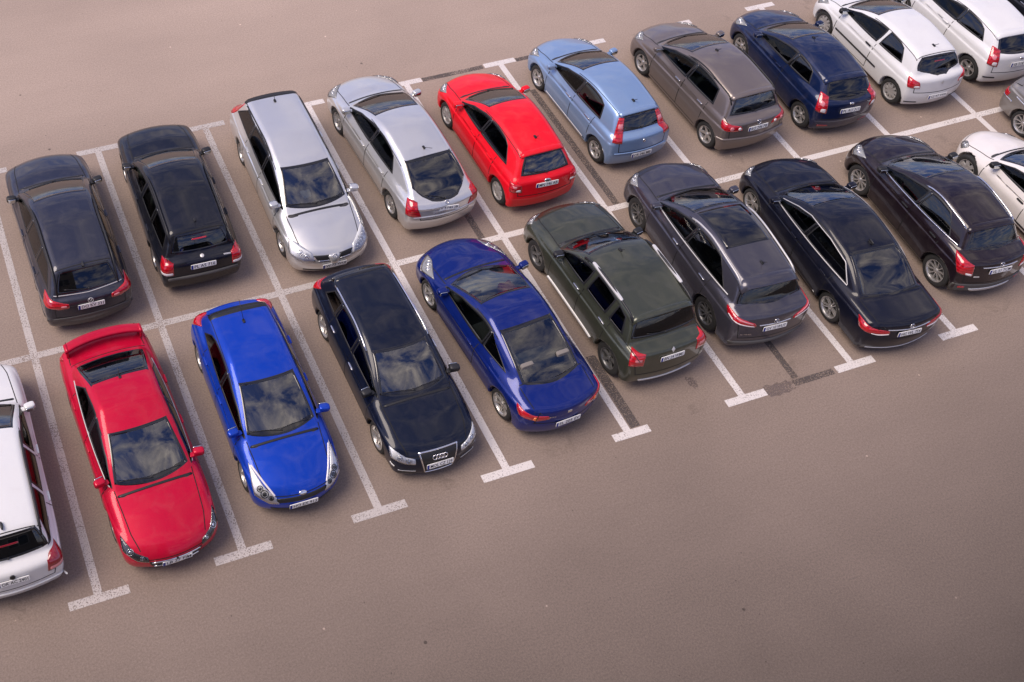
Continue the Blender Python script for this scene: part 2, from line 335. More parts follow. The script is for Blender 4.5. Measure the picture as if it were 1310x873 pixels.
# ------------------------------------------------------------------ wheels
WCACHE = {}
def wheel_meshes(style, r, rr, w=.205):
    key = (style, r, rr)
    if key in WCACHE: return WCACHE[key]
    b = w/2
    ty = MB(); ty.add(*lathe([(rr-.012, -b*.80), (rr+.01, -b*.92), (rr+(r-rr)*.5, -b), (r-.03, -b*.95), (r-.008, -b*.80), (r, -b*.55), (r, 0), (r, b*.55), (r-.008, b*.80), (r-.03, b*.95), (rr+(r-rr)*.5, b), (rr+.01, b*.92), (rr-.012, b*.80)], 44))
    o = ty.build('tyre', M_RUB, None, True); mt = o.data; bpy.data.objects.remove(o)
    rim = MB(); rim.add(*lathe([(rr-.03, -b*.5), (rr-.03, b*.3), (rr-.022, b*.62), (rr-.012, b*.84), (rr+.004, b*.93), (rr+.006, b*.80), (rr-.010, b*.6), (rr-.010, -b*.5)], 44))
    n, w0, w1, twin, mm, mh = {'five': (5, .034, .030, 0, M_ALLOY, .05), 'seven': (7, .024, .020, 0, M_ALLOY, .048), 'twin5': (5, .013, .016, .021, M_ALLOY, .055), 'ten': (10, .015, .013, 0, M_ALLOY, .05),
        'dark5': (5, .030, .036, 0, M_ALLOYD, .05), 'dark10': (10, .014, .018, 0, M_ALLOYD, .05), 'cap7': (7, .040, .050, 0, M_HUBC, .06), 'cap9': (9, .030, .036, 0, M_HUBC, .06), 'cap6': (6, .040, .052, 0, M_HUBC, .07), 'six': (6, .028, .026, 0, M_ALLOY, .05)}[style]
    for i in range(n):
        a = 2*math.pi*i/n+.3
        for s in ((-1, 1) if twin else (0,)):
            ra = np.linspace(.02, rr-.012, 6); dp = b*(.52+.22*((ra-.02)/(rr-.03))**2) if 'cap' not in style else b*(.70+.12*np.sin(np.linspace(0, 3.1, 6)))
            off = s*twin*(.55+1.0*(ra/rr)); wd = np.linspace(w0, w1, 6)
            V = []
            for q in range(6):
                for (tt, dd) in ((-wd[q], -.028), (-wd[q]*.82, 0), (wd[q]*.82, 0), (wd[q], -.028)):
                    t_ = tt+off[q]; V.append((ra[q]*math.cos(a)-t_*math.sin(a), dp[q]+dd, ra[q]*math.sin(a)+t_*math.cos(a)))
            F = [(4*q+j, 4*q+j+1, 4*q+j+5, 4*q+j+4) for q in range(5) for j in range(3)]
            rim.add(V, F)
    rim.add(*lathe([(.001, b*.74), (mh*.7, b*.72), (mh, b*.62), (mh, b*.3)], 20))
    o = rim.build('rim', mm, None, False); mr = o.data; bpy.data.objects.remove(o)
    dk = MB(); dk.add(*lathe([(.001, -b*.05), (rr*.72, -b*.05), (rr*.72, -b*.2), (rr-.02, -b*.25), (rr-.012, -b*.45), (.001, -b*.46)], 28))
    o = dk.build('wheel', M_GREYP, None, True); md = o.data; bpy.data.objects.remove(o)
    WCACHE[key] = (md, mt, mr); return WCACHE[key]

FONT_CACHE = {}
def text_mesh(txt, w, h, m):
    if (txt, w, h) not in FONT_CACHE:
        cu = bpy.data.curves.new('lettering', 'FONT'); cu.body = txt; cu.align_x = 'CENTER'; cu.align_y = 'CENTER'; cu.resolution_u = 2; cu.offset = .004
        to = bpy.data.objects.new('tmp', cu); COL.objects.link(to); bpy.context.view_layer.update()
        me = bpy.data.meshes.new_from_object(to.evaluated_get(bpy.context.evaluated_depsgraph_get())); bpy.data.objects.remove(to)
        V = np.zeros(len(me.vertices)*3); me.vertices.foreach_get('co', V); V = V.reshape(-1, 3)
        mn, mx = V.min(0), V.max(0); V = (V-(mn+mx)/2)/np.maximum(mx-mn, 1e-6)*np.array([w, h, 0]); me.vertices.foreach_set('co', V.ravel().astype(np.float32)); me.materials.clear(); me.materials.append(m); me.name = 'lettering'
        FONT_CACHE[(txt, w, h)] = me
    return FONT_CACHE[(txt, w, h)]

# ------------------------------------------------------------------ car body as an implicit solid
HG = globals().get('HG_IN', .03)
class Car:
    def __init__(s, **p):
        d = dict(W=1.72, H=1.48, rw=.31, bF=.22, bR=.12, pf=.07, pr=.05, gi=.065, tum=.30, gcv=.12, gpf=.05, gpr=.06, bw=.22, bt=.10, kt=.13, kn=.16, kr=.10,
                 kroof=.10, krr=.06, kg=.10, zs=.62, tl=.05, tu=.05, fl=.014, crown=.05, rc=.035, zbot=.19, crease=.011, nose=None, tail=None, wscv=.02, rscv=.012, smk=.035)
        d.update(p); s.__dict__.update(d)
        s.hw = s.W/2; s.xf = s.wb/2+s.fo; s.xr = s.xf-s.L
        s.lowf = Sm(s.low, .07); s.rooff = Sm(s.roof, .13)
        s.nosef = Sm(s.nose or [(.1, -.10), (.30, -.02), (.48, 0), (.62, -.02), (.8, -.10), (1.1, -.25)], .05)
        s.tailf = Sm(s.tail or [(.1, .10), (.32, .02), (.52, 0), (.66, .02), (.95, .06), (1.2, .12)], .04)
        s.bel = Sm(s.belt, .1)
    def f(s, P):
        x, y, z = P[..., 0], P[..., 1], P[..., 2]; ay = np.sqrt(y*y+1e-8); t2 = (ay/s.hw)**2
        xs = x+s.bF*t2*sst(x/s.xf)-s.bR*t2*sst(-x/-s.xr)
        pl = s.hw-s.pf*np.clip((x-.35*s.xf)/(.65*s.xf), 0, 1.2)**2-s.pr*np.clip((x-.35*s.xr)/(.65*s.xr), 0, 1.2)**2
        b = s.bel(x)
        sec = -s.tl*np.clip((s.zs-z)/s.zs, 0, 2)**1.6*1.6-s.tu*np.clip((z-s.zs)/(b-s.zs), 0, 2)**2
        fl = s.fl*(np.exp(-((x-s.wb/2)/.43)**2)+np.exp(-((x+s.wb/2)/.43)**2))*np.exp(-((z-.38)/.42)**2)
        cz = s.zs+.16+.05*(-x/1.8); cre = -s.crease*np.tanh((z-cz)/.012)
        side = ay-(pl+sec+fl+cre)
        sl = s.lowf.dv(xs); top = (z-(s.lowf(xs)-s.crown*t2))/np.sqrt(1+sl*sl)
        low = smax(side, top, s.kt); low = smax(low, xs-s.xf-s.nosef(z), s.kn); low = smax(low, s.xr+s.tailf(z)-xs, s.kr)
        low = smax(low, s.zbot-z, .07)
        if s.gh:
            (xc, zc), (xa, za) = s.ws; dx, dz = xa-xc, za-zc; l = math.hypot(dx, dz); xw = x+s.bw*t2
            u = ((xw-xc)*dx+(z-zc)*dz)/l/l; ws = ((xw-xc)*dz-(z-zc)*dx)/l - 4*s.wscv*np.clip(u, -.2, 1.2)*(1-np.clip(u, -.2, 1.2))
            (xb, zb), (xe, ze) = s.rg; dx, dz = xe-xb, ze-zb; l = math.hypot(dx, dz); xw = x-s.bt*t2
            u = ((xw-xb)*dx+(z-zb)*dz)/l/l; rg = ((xw-xb)*dz-(z-zb)*dx)/l - 4*s.rscv*np.clip(u, -.2, 1.2)*(1-np.clip(u, -.2, 1.2))
            rs = s.rooff.dv(x); rf = (z-s.rooff(x)+s.rc*t2*2)/np.sqrt(1+rs*rs)
            zz = z-b; wg = s.hw-s.gi-s.tum*zz-s.gcv*np.maximum(zz, 0)**2-s.gpf*np.clip(x/s.ws[0][0], 0, 1.3)**2-s.gpr*np.clip(x/s.rg[1][0], 0, 1.2)**2
            sg = (ay-wg)/math.sqrt(1+s.tum**2)
            gh = smax(ws, rf, s.kroof); gh = smax(gh, rg, s.krr); gh = smax(gh, sg, s.kg); gh = np.maximum(gh, b-.12-z)
            low = smin(low, gh, s.smk)
        for xa in (s.wb/2, -s.wb/2):
            well = np.maximum(np.hypot(x-xa, z-s.rw)-(s.rw+.05), (s.hw-.27)-ay); low = smax(low, -well, .022)
        return low
    def grad(s, P, e=.004):
        k = np.array([[1, -1, -1], [-1, -1, 1], [-1, 1, -1], [1, 1, 1]], float); g = 0
        for d in k: g = g+d*s.f(P+d*e)[..., None]
        return g/(np.linalg.norm(g, axis=-1, keepdims=True)+1e-12)
    def project(s, P, d, reach=.9, back=1.0):
        P = np.asarray(P, float); d = np.broadcast_to(np.asarray(d, float), P.shape); d = d/np.linalg.norm(d, axis=-1, keepdims=True)
        n = 48; ts = np.linspace(reach, -back, n); sh = (n,)+(1,)*(P.ndim-1)
        v = s.f(P[None]+d[None]*ts.reshape(sh+(1,)) if P.ndim == 1 else P[None]+d[None]*ts.reshape((n,)+(1,)*P.ndim))
        hit = (v[:-1] > 0) & (v[1:] <= 0); k = hit.argmax(0); found = hit.any(0)
        hi = np.where(found, ts[k], 0.); lo = np.where(found, ts[k+1], 0.)
        for _ in range(9):
            m = (lo+hi)/2; ins = s.f(P+d*m[..., None]) <= 0; lo = np.where(ins, m, lo); hi = np.where(ins, hi, m)
        return P+d*((lo+hi)/2)[..., None]
    def mesh(s):
        h = HG
        X = np.arange(s.xr-.06, s.xf+.06+h, h); ny = int((s.hw+.06)/h)+2; Y = (np.arange(ny)+.5)*h; Z = np.arange(.10, s.H+.06+h, h)
        Pg = np.stack(np.meshgrid(X, Y, Z, indexing='ij'), -1); v = s.f(Pg); v = np.concatenate([v[:, ::-1], v], 1); Y = np.concatenate([-Y[::-1], Y])
        ins = v < 0; n0, n1, n2 = v.shape
        c = np.zeros((n0-1, n1-1, n2-1)); S = np.zeros(c.shape+(3,))
        O = np.stack(np.meshgrid(X[:-1], Y[:-1], Z[:-1], indexing='ij'), -1)
        for ax in range(3):
            o1, o2 = [q for q in range(3) if q != ax]
            for a in (0, 1):
                for b in (0, 1):
                    sl0 = [None]*3; sl0[o1] = slice(a, a+v.shape[o1]-1); sl0[o2] = slice(b, b+v.shape[o2]-1); sl1 = list(sl0); sl0[ax] = slice(0, -1); sl1[ax] = slice(1, None)
                    v0, v1 = v[tuple(sl0)], v[tuple(sl1)]; m = (v0 < 0) != (v1 < 0); t = np.where(m, v0/np.where(m, v0-v1, 1), 0)
                    c += m; S[..., ax] += t; S[..., o1] += m*a; S[..., o2] += m*b
        act = c > 0; idx = np.full(c.shape, -1, int); idx[act] = np.arange(act.sum())
        V = O[act]+S[act]/c[act][:, None]*h
        F = []
        for ax in range(3):
            o1, o2 = (ax+1) % 3, (ax+2) % 3
            s0 = [slice(1, -1)]*3; s0[ax] = slice(0, -1); s1 = list(s0); s1[ax] = slice(1, None)
            a0, a1 = ins[tuple(s0)], ins[tuple(s1)]; w = np.argwhere(a0 != a1)
            if not len(w): continue
            fl = a0[tuple(w.T)]
            base = w.copy(); base[:, o1] += 1; base[:, o2] += 1
            q = []
            for (d1, d2) in ((1, 1), (0, 1), (0, 0), (1, 0)):
                e = base.copy(); e[:, o1] -= d1; e[:, o2] -= d2; q.append(idx[tuple(e.T)])
            q = np.stack(q, 1); q[~fl] = q[~fl][:, ::-1]; F.append(q)
        F = np.concatenate(F)
        for _ in range(4):
            fv = s.f(V); gr = s.grad(V, .003); V = V-gr*np.clip(fv, -.4*h, .4*h)[:, None]
        return V, F, s.grad(V, .006)

def ev(poly, t):
    poly = np.asarray(poly, float); L = np.concatenate([[0], np.cumsum(np.linalg.norm(np.diff(poly, axis=0), axis=1))]); L = L/max(L[-1], 1e-9)
    i = np.clip(np.searchsorted(L, t, side='right')-1, 0, len(poly)-2); u = (t-L[i])/np.maximum(L[i+1]-L[i], 1e-9)
    return poly[i]+(poly[i+1]-poly[i])*u[..., None]
class Patch:
    """four-sided region on a car body: edges bottom, right, top, left (bottom/top left to right; left/right bottom to top)"""
    def __init__(s, car, bottom, top, d, left=None, right=None, rnd=.0):
        s.c = car; s.b = np.asarray(bottom, float); s.t = np.asarray(top, float); s.l = np.asarray(left if left is not None else [bottom[0], top[0]], float); s.r = np.asarray(right if right is not None else [bottom[-1], top[-1]], float)
        s.d = np.asarray(d, float); s.rnd = rnd
        s.lu = (np.linalg.norm(s.b[-1]-s.b[0])+np.linalg.norm(s.t[-1]-s.t[0]))/2; s.lv = (np.linalg.norm(s.l[-1]-s.l[0])+np.linalg.norm(s.r[-1]-s.r[0]))/2
    def at(s, u, v):
        a, b = 2*u-1, 2*v-1
        if s.rnd: a, b = a*np.sqrt(np.maximum(1-s.rnd*b*b/2, .05)), b*np.sqrt(np.maximum(1-s.rnd*a*a/2, .05))
        u, v = (a+1)/2, (b+1)/2; B, T, Lf, R = ev(s.b, u), ev(s.t, u), ev(s.l, v), ev(s.r, v); u = u[..., None]; v = v[..., None]
        return (1-v)*B+v*T+(1-u)*Lf+u*R-((1-u)*(1-v)*s.b[0]+u*(1-v)*s.b[-1]+(1-u)*v*s.t[0]+u*v*s.t[-1])
    def place(s, P, off):
        Q = s.c.project(P, s.d); g = s.c.grad(Q, .012); return Q+g*(np.asarray(off)[..., None] if np.ndim(off) else off), g
    def sheet(s, name, m, parent, off=.004, nu=14, nv=9, bulge=0., inset=0., skirt=.012):
        eu, evv = inset/s.lu, inset/s.lv
        u, v = np.meshgrid(np.linspace(eu, 1-eu, nu), np.linspace(evv, 1-evv, nv), indexing='ij')
        o = off+bulge*(1-(2*(u-eu)/(1-2*eu)-1)**2)*(1-(2*(v-evv)/(1-2*evv)-1)**2)
        Q, g = s.place(s.at(u, v), o); Q = Q.reshape(-1, 3); g = g.reshape(-1, 3); F = grid_faces(nu, nv)
        nrm = np.cross(Q[F[:, 1]]-Q[F[:, 0]], Q[F[:, 3]]-Q[F[:, 0]]); flip = (nrm*g[F[:, 0]]).sum() < 0
        if flip: F = F[:, ::-1]
        if skirt:
            I = np.arange(nu*nv).reshape(nu, nv); ring = np.concatenate([I[:, 0], I[-1, 1:], I[-2::-1, -1], I[0, -2:0:-1]]); n = len(ring)
            S = Q[ring]-g[ring]*(off+skirt); k0 = len(Q); Q = np.concatenate([Q, S]); a = np.arange(n); b = (a+1) % n
            SF = np.stack([ring[a], k0+a, k0+b, ring[b]], 1); F = np.concatenate([F, SF if not flip else SF[:, ::-1]])
        return mesh_np(name, Q, F, m, parent)
    def loop(s, e, n=16):
        eu, evv = e/s.lu, e/s.lv; t = np.linspace(0, 1, n)
        u = np.concatenate([eu+(1-2*eu)*t[:-1], np.full(n-1, 1-eu), 1-eu-(1-2*eu)*t[:-1], np.full(n-1, eu)])
        v = np.concatenate([np.full(n-1, evv), evv+(1-2*evv)*t[:-1], np.full(n-1, 1-evv), 1-evv-(1-2*evv)*t[:-1]])
        return s.at(u, v)
    def ring(s, name, m, parent, out=.02, inn=.03, off=.006, n=16):
        A, B = s.loop(-out, n), s.loop(inn, n); k = len(A); Q0, g0 = s.place(A, 0.0); Qa, ga = s.place(A*.65+B*.35, off); Q1, g1 = s.place(B, off); Q2 = Q1-g1*.02; Q = np.concatenate([Q0, Qa, Q1, Q2]); a = np.arange(k); b = (a+1) % k
        F = np.concatenate([np.stack([a+i*k, b+i*k, b+(i+1)*k, a+(i+1)*k], 1) for i in range(3)]); nrm = np.cross(Q[F[0, 1]]-Q[F[0, 0]], Q[F[0, 3]]-Q[F[0, 0]])
        if (nrm*g0[0]).sum() < 0: F = F[:, ::-1]
        return mesh_np(name, Q, F, m, parent)
def strip(car, name, pts, d, w, m, parent, off=.0015, step=.05, thick=0., mb=None):
    pts = np.asarray(pts, float); n = max(3, int(np.linalg.norm(np.diff(pts, axis=0), axis=1).sum()/step)); C = ev(pts, np.linspace(0, 1, n))
    if callable(d): d = d(C)
    C = car.project(C, d); g = car.grad(C, .012); T = np.gradient(C, axis=0); T /= np.linalg.norm(T, axis=1)[:, None]+1e-9; S = np.cross(g, T); S /= np.linalg.norm(S, axis=1)[:, None]+1e-9
    if thick:
        cols = [C-S*w/2-g*.004, C-S*w/2*.8+g*(off+thick), C+S*w/2*.8+g*(off+thick), C+S*w/2-g*.004]
    else: cols = [C-S*w/2+g*off, C+S*w/2+g*off]
    k = len(cols); V = np.stack(cols, 1).reshape(-1, 3); F = grid_faces(n, k)
    nr = np.cross(V[F[0, 1]]-V[F[0, 0]], V[F[0, 3]]-V[F[0, 0]])
    if (nr*g[0]).sum() < 0: F = F[:, ::-1]
    if mb is not None: mb.add(V, F); return None
    return mesh_np(name, V, F, m, parent)

# ------------------------------------------------------------------ putting a car together
# small corrections per car read off the photograph: width, nose, tail, sideways and lengthways shift (m)
ADJ = globals().get('ADJ_IN') or {'A1': (-.067, -.034, .388, .042, .147), 'A2': (-.045, -.05, .208, -.002, .086), 'A3': (-.029, -.023, .024, -.01, .172), 'A4': (-.035, -.034, .038, -.05, .197), 'A5': (-.035, .071, -.034, -.048, .146), 'A6': (-.052, -.02, .078, -.085, .155), 'A7': (-.048, -.044, .137, -.11, .156), 'A8': (-.06, .04, .085, -.157, .135), 'A9': (-.058, .003, .059, -.172, .145), 'A10': (-.05, 0, .057, -.162, .139), 'B0': (-.048, .057, .208, -.1, .12), 'B1': (-.031, -.003, .137, 0, .148), 'B2': (-.049, .057, -.029, -.013, .179), 'B3': (-.05, -.02, -.026, -.056, .167), 'B4': (-.073, -.078, .215, -.076, .161), 'B5': (-.04, .03, .135, -.062, .215), 'B6': (-.038, .039, .11, -.074, .22), 'B7': (-.055, -.018, -.011, -.108, .159), 'B8': (-.094, .025, .248, -.158, .235)}
def body_spec(key, L, W, H, wb, fo, ws, rg, zl, belt, deck=None, roofmid=None, **kw):
    """ws = windscreen (foot, head), rg = rear window (head, foot), each (x, z); zl = bonnet edge height"""
    dW, df, dr, dx, dy = ADJ.get(key, (-.05, 0, 0, -.1, .12)); W += dW; fo += df; L += df-dr; k_ = .6 if deck else 1.0; rg = tuple((x+dr*k_, z) for x, z in rg)
    xf = wb/2+fo; xr = xf-L; (xc, zc), (xa, za) = ws; (xb, zb), (xe, ze) = rg; bf, br = belt
    low = [(xf+.25, zl-.16), (xf-.05, zl-.035), (xf-.28, zl+.06), ((xf-.28+xc)/2, (zl+.06+zc-.02)/2+.035), (xc-.02, zc-.015), (xc-.45, bf), (xe+.45, br)]
    low += [(xe, ze-.01), (xr+.12, deck), (xr-.2, deck-.05)] if deck else [(xe+.1, max(br, ze-.03)), (xr-.2, ze-.06)]
    xm = roofmid or (xa*.6+xb*.4)
    roof = [(xa+.6, za-.10), (xa, za), (xm, H), (xb, zb), (xb-.6, zb-.14)]
    d = dict(L=L, W=W, H=H, wb=wb, fo=fo, ws=ws, rg=rg, low=low, roof=roof, belt=[(xf, bf-.06), (xc, bf), (xr, br)], gh=True, zl=zl, key=key, dr=dr, dx=dx, dy=dy, gi=.075, tum=.30); d.update(kw); d['tum'] += .07; return d
def mir(pts, s, ox): return [(ox+p[0] if p[0] is not None else 0, s*p[1], p[2]) for p in pts]
BADGES = {}
def disc(c, n, r, th, k=20):
    n = np.asarray(n, float); n /= np.linalg.norm(n); a = np.cross(n, [0, 1, 0]); a /= np.linalg.norm(a); b = np.cross(n, a); t = np.linspace(0, 2*math.pi, k, endpoint=False)
    R = np.cos(t)[:, None]*a+np.sin(t)[:, None]*b; c = np.asarray(c, float)
    V = np.concatenate([c+R*r-n*.01, c+R*r+n*th*.6, c+R*r*.8+n*th, [c+n*th]]); F = [(i, (i+1) % k, k+(i+1) % k, k+i) for i in range(k)]+[(k+i, k+(i+1) % k, 2*k+(i+1) % k, 2*k+i) for i in range(k)]+[(2*k+i, 2*k+(i+1) % k, 3*k) for i in range(k)]
    return V, F
def torus(c, n, R, r, k=28, j=7):
    n = np.asarray(n, float); n /= np.linalg.norm(n); a = np.cross(n, [0, 1, 0]); a /= np.linalg.norm(a); b = np.cross(n, a); t = np.linspace(0, 2*math.pi, k+1)
    return tube(np.asarray(c)+R*(np.cos(t)[:, None]*a+np.sin(t)[:, None]*b), r, j)

def build_car(S, name, label, loc, head):
    car = Car(**S['body']); hw = car.hw; xf, xr, wb = car.xf, car.xr, car.wb; PM = S['paint']
    root = bpy.data.objects.new(name, None); COL.objects.link(root); root.location = (loc[0], loc[1], 0); root.rotation_euler = (0, 0, head)
    root.empty_display_size = .3
    root['label'] = label; root['category'] = 'car'; root['group'] = 'cars parked in the two rows'
    V, F, Nm = car.mesh(); C = V[F].mean(1); G = Nm[F].mean(1)
    keep = np.ones(len(F), bool); ghw = lambda x, z: hw-car.gi-car.tum*(z-car.bel(x))-car.gcv*max(z-float(car.bel(x)), 0)**2-car.gpf*min(max(x/car.ws[0][0], 0), 1.3)**2-car.gpr*min(max(x/car.rg[1][0], 0), 1.2)**2
    # ---- windscreen and rear window
    (xc, zc), (xa, za) = car.ws; (xb, zb), (xe, ze) = car.rg
    wm = S.get('wsm', .085)
    z0, z1 = zc+S.get('wslo', .035), za-S.get('wshi', .035)
    yl, yh = float(ghw(xc-.22, z0))-wm, float(ghw(xa-.1, z1))-wm
    ys = np.linspace(-1, 1, 9)
    ws = Patch(car, [(xc, y*yl, z0-.012*(1-y*y)) for y in ys], [(xa, y*yh, z1-.012*y*y) for y in ys], (1, 0, 0), rnd=.06)
    rm = S.get('rgm', .10); rz0, rz1 = ze+S.get('rglo', .03), zb-S.get('rghi', .06)
    yl2, yh2 = float(ghw(xe+.1, rz0))-S.get('rgml', rm), float(ghw(xb, rz1))-rm
    dip = S.get('rgdip', .0)
    rg = Patch(car, [(xe, y*yl2, rz0-dip*(1-y*y)+S.get('rgarc', 0)*y**4) for y in ys], [(xb, y*yh2, rz1-.01*y*y) for y in ys], (-1, 0, 0), rnd=S.get('rgr', .12))
    for pt, cond in ((ws, C[:, 0] > xa-.6), (rg, C[:, 0] < xb+.4)):
        lp = pt.loop(.014); keep &= ~(in_poly(C[:, 1], C[:, 2], lp[:, 1:].tolist()) & cond & (np.abs(G[:, 1]) < .8))
    # ---- side windows
    D = S['dlo']; bot, top, sp_ = D['bot'], D['top'], D['splits']
    def seg(poly, x0, x1):
        a = np.array(poly); o = np.argsort(-a[:, 0]); a = a[o]; xs = [x0]+[x for x in a[:, 0] if x1+.01 < x < x0-.01]+[x1]
        return [(x, float(np.interp(-x, -a[:, 0], a[:, 1]))) for x in xs]
    bounds = [(bot[0][0], top[0][0])]+[None]*0
    edges = []; cur = (bot[0][0], top[0][0])
    for (b_, t_, gp) in sp_: edges.append((cur, (b_+gp/2, t_+gp/2))); cur = (b_-gp/2, t_-gp/2)
    edges.append((cur, (bot[-1][0], top[-1][0])))
    panes = []; pillars = []
    for s in (1, -1):
        for k, (e0, e1) in enumerate(edges):
            B_ = [(x, s*(hw-.1), z) for x, z in seg(bot, e0[0], e1[0])]; T_ = [(x, s*(hw-.25), z) for x, z in seg(top, e0[1], e1[1])]
            p = Patch(car, B_, T_, (0, s, 0), rnd=D.get('rnd', .06)); lp = p.loop(.013)
            keep &= ~(in_poly(C[:, 0], C[:, 2], lp[:, (0, 2)].tolist()) & (C[:, 1]*s > .3)); panes.append((s, k, p))
        for k in range(len(edges)-1):
            if sp_[k][2] > .075: continue
            (b0, t0), (b1, t1) = edges[k][1], edges[k+1][0]; zz = lambda poly, x: seg(poly, x+.001, x)[1][1]
            pillars.append(Patch(car, [(b0+.005, s*(hw-.1), zz(bot, b0)), (b1-.005, s*(hw-.1), zz(bot, b1))], [(t0+.005, s*(hw-.25), zz(top, t0)), (t1-.005, s*(hw-.25), zz(top, t1))], (0, s, 0)))
    # ---- split the skin into panels
    part = np.zeros(len(F), int); names = ['body']; belt = car.bel(C[:, 0])
    hx = xc-S.get('hoodin', .02); hwid = S.get('hoodw', hw-.17); bow = car.bw*(C[:, 1]/hw)**2
    m = (C[:, 0]+bow > hx) & (G[:, 2] > .45) & (np.abs(C[:, 1]) < hwid-.10*np.clip((C[:, 0]-hx)/(xf-hx), 0, 1)) & (C[:, 2] > car.zl-.12); names.append('bonnet'); part[m] = 1
    m = (C[:, 2] < S.get('fbz', .52)) & (C[:, 0] > wb/2+car.rw+.07); names.append('front_bumper'); part[m] = 2
    rbz = S.get('rbz', .56); m = (C[:, 2] < rbz) & (C[:, 0] < -wb/2-car.rw-.07); names.append('rear_bumper'); part[m] = 3
    tgw = S.get('tgw', hw-.17); sedan = S.get('boot')
    if sedan: m = (C[:, 0] < xe-.01) & (np.abs(C[:, 1]) < tgw) & (C[:, 2] > rbz) & (G[:, 2] > -.2) & (C[:, 0] < -wb/2+.2); names.append('boot_lid')
    else: m = (C[:, 0] < xb+.02) & (np.abs(C[:, 1]) < tgw) & (C[:, 2] > rbz) & (C[:, 0]+.0*C[:, 1] < xe+.35); names.append('tailgate')
    part[m] = 4
    m = (C[:, 2] > zb-.16) & (C[:, 0] < xa-.02) & (C[:, 0] > xb+.04) & (np.abs(C[:, 1]) < hw-car.gi-.16) & (G[:, 2] > .5); names.append('roof'); part[m] = 5
    for (d0, d1) in S['doors']:
        for s in (1, -1):
            m = (C[:, 0] < d0) & (C[:, 0] > d1) & (C[:, 1]*s > hw-.3) & (C[:, 2] > .30) & (C[:, 2] < belt+.02) & (np.hypot(C[:, 0]+wb/2, C[:, 2]-car.rw) > car.rw+.11)
            names.append('door'); part[m] = len(names)-1
    objs = {}; doors = []
    for k, nm in enumerate(names):
        sel = F[(part == k) & keep]
        if not len(sel): continue
        u, inv = np.unique(sel, return_inverse=True); o = mesh_np(nm, V[u], inv.reshape(-1, 4), S.get('roofpaint', PM) if nm == 'roof' else PM, root, True, Nm[u]); objs[nm] = o
        if nm == 'door': doors.append(((k-6)//2, 1 if (k-6) % 2 == 0 else -1, o))
    # ---- glass
    sm = S.get('seal', M_TRIM)
    o = wso = ws.sheet('windscreen', S.get('gws', G_WS), root, .003, 22, 12, skirt=0); ws.ring('windscreen_seal', M_GLOSSB, o, .014, .032, .005)
    o = rg.sheet('rear_window', S.get('grear', G_REAR), root, .003, 20, 10, skirt=0); rg.ring('rear_window_seal', M_GLOSSB, o, S.get('rgring', .016), .034, .005); rwin = o
    for s, k, p in panes:
        par = next((o for i, q, o in doors if i == k and q == s), root); gm = S.get('gside', [G_SIDE]*4)[k]
        nm = 'side_window' if par is not root else 'quarter_window'
        o = p.sheet(nm, gm, par, .003, 16, 9, skirt=0); p.ring('window_seal', sm, par if par is not root else o, .013, .028, .005)
    for p in pillars: p.sheet('window_pillar', M_GLOSSB, root, .004, 4, 9)
    # cowl and wipers
    cw = [(xc+.03, y*(yl+.02), z0-.075+.01*(1-abs(y))) for y in ys]
    Patch(car, cw, [(xc, y*(yl+.015), z0-.02) for y in ys], (.35, 0, 1), rnd=.15).sheet('windscreen_cowl', M_TRIM, root, .006, 20, 4)
    Patch(car, ws.at(np.linspace(.02, .98, 11), np.full(11, .0)), ws.at(np.linspace(.02, .98, 11), .10+.03*np.cos(np.linspace(-1.6, 1.6, 11))), (1, 0, 0)).sheet('windscreen_band', M_GLOSSB, wso, .0045, 20, 4, skirt=0)
    for (ya, yb_) in ((-.08, .50), (-.58, .0)):
        w = MB(); P = np.array([(xc, yb_+(ya-yb_)*t, z0+.012+.022*math.sin(2.8*t)) for t in np.linspace(0, 1, 9)])
        Q = car.project(P, (1, 0, 0)); Q = Q+car.grad(Q, .012)*.016; w.add(*tube(Q, .008, 5)); w.build('wiper', M_TRIM, root, True)
    # ---- inside
    seatm = S.get('seat', M_SEAT); cl = MB(); fx0, fx1 = xe+.35, xc-.1; bz = float(car.bel(0))-.05
    for q in ((fx0, fx1, -hw+.14, hw-.14, .30, .33), (fx0, fx1, hw-.16, hw-.13, .30, bz), (fx0, fx1, -hw+.13, -hw+.16, .30, bz), (fx0-.03, fx0, -hw+.14, hw-.14, .30, bz), (fx1, fx1+.03, -hw+.14, hw-.14, .30, zc-.12)): cl.box(*q)
    cl.build('cabin_lining', M_LINER, root)
    sx = xa-.22; zs = .50
    for y in (-.36, .36):
        sb = MB(); sb.add(*superbox((sx+.02, y, zs), (.52, .50, .18))); sb.add(*superbox((sx-.27, y, zs+.30), (.15, .48, .66), rot=roty(-.26))); sb.add(*superbox((sx-.36, y, zs+.69), (.10, .27, .20), rot=roty(-.15))); sb.build('front_seat', seatm, root, True)
    rx = S.get('rseat', sx-.85); sb = MB(); sb.add(*superbox((rx, 0, zs), (.46, 1.25, .18))); sb.add(*superbox((rx-.26, 0, zs+.28), (.15, 1.25, .56), rot=roty(-.32)))
    for y in (-.38, .38): sb.add(*superbox((rx-.36, y, zs+.60), (.09, .26, .15)))
    sb.build('rear_seat', seatm, root, True)
    ds = MB(); ds.add(*superbox((xc-.24, 0, zc-.13), (.62, 2*hw-.36, .20), e=.3)); ds.add(*superbox((xc-.42, .36, zc-.03), (.22, .40, .10))); ds.build('dashboard', S.get('dash', M_DASH), root, True)
    st = MB(); st.add(*torus((xc-.60, .36, zc-.10), (-.85, 0, .5), .18, .016)); st.add(*superbox((xc-.58, .36, zc-.11), (.07, .16, .10), rot=roty(.5))); st.add(*superbox((xc-.58, .36, zc-.11), (.03, .34, .035), rot=roty(.5))); st.build('steering_wheel', M_DASH, root, True)
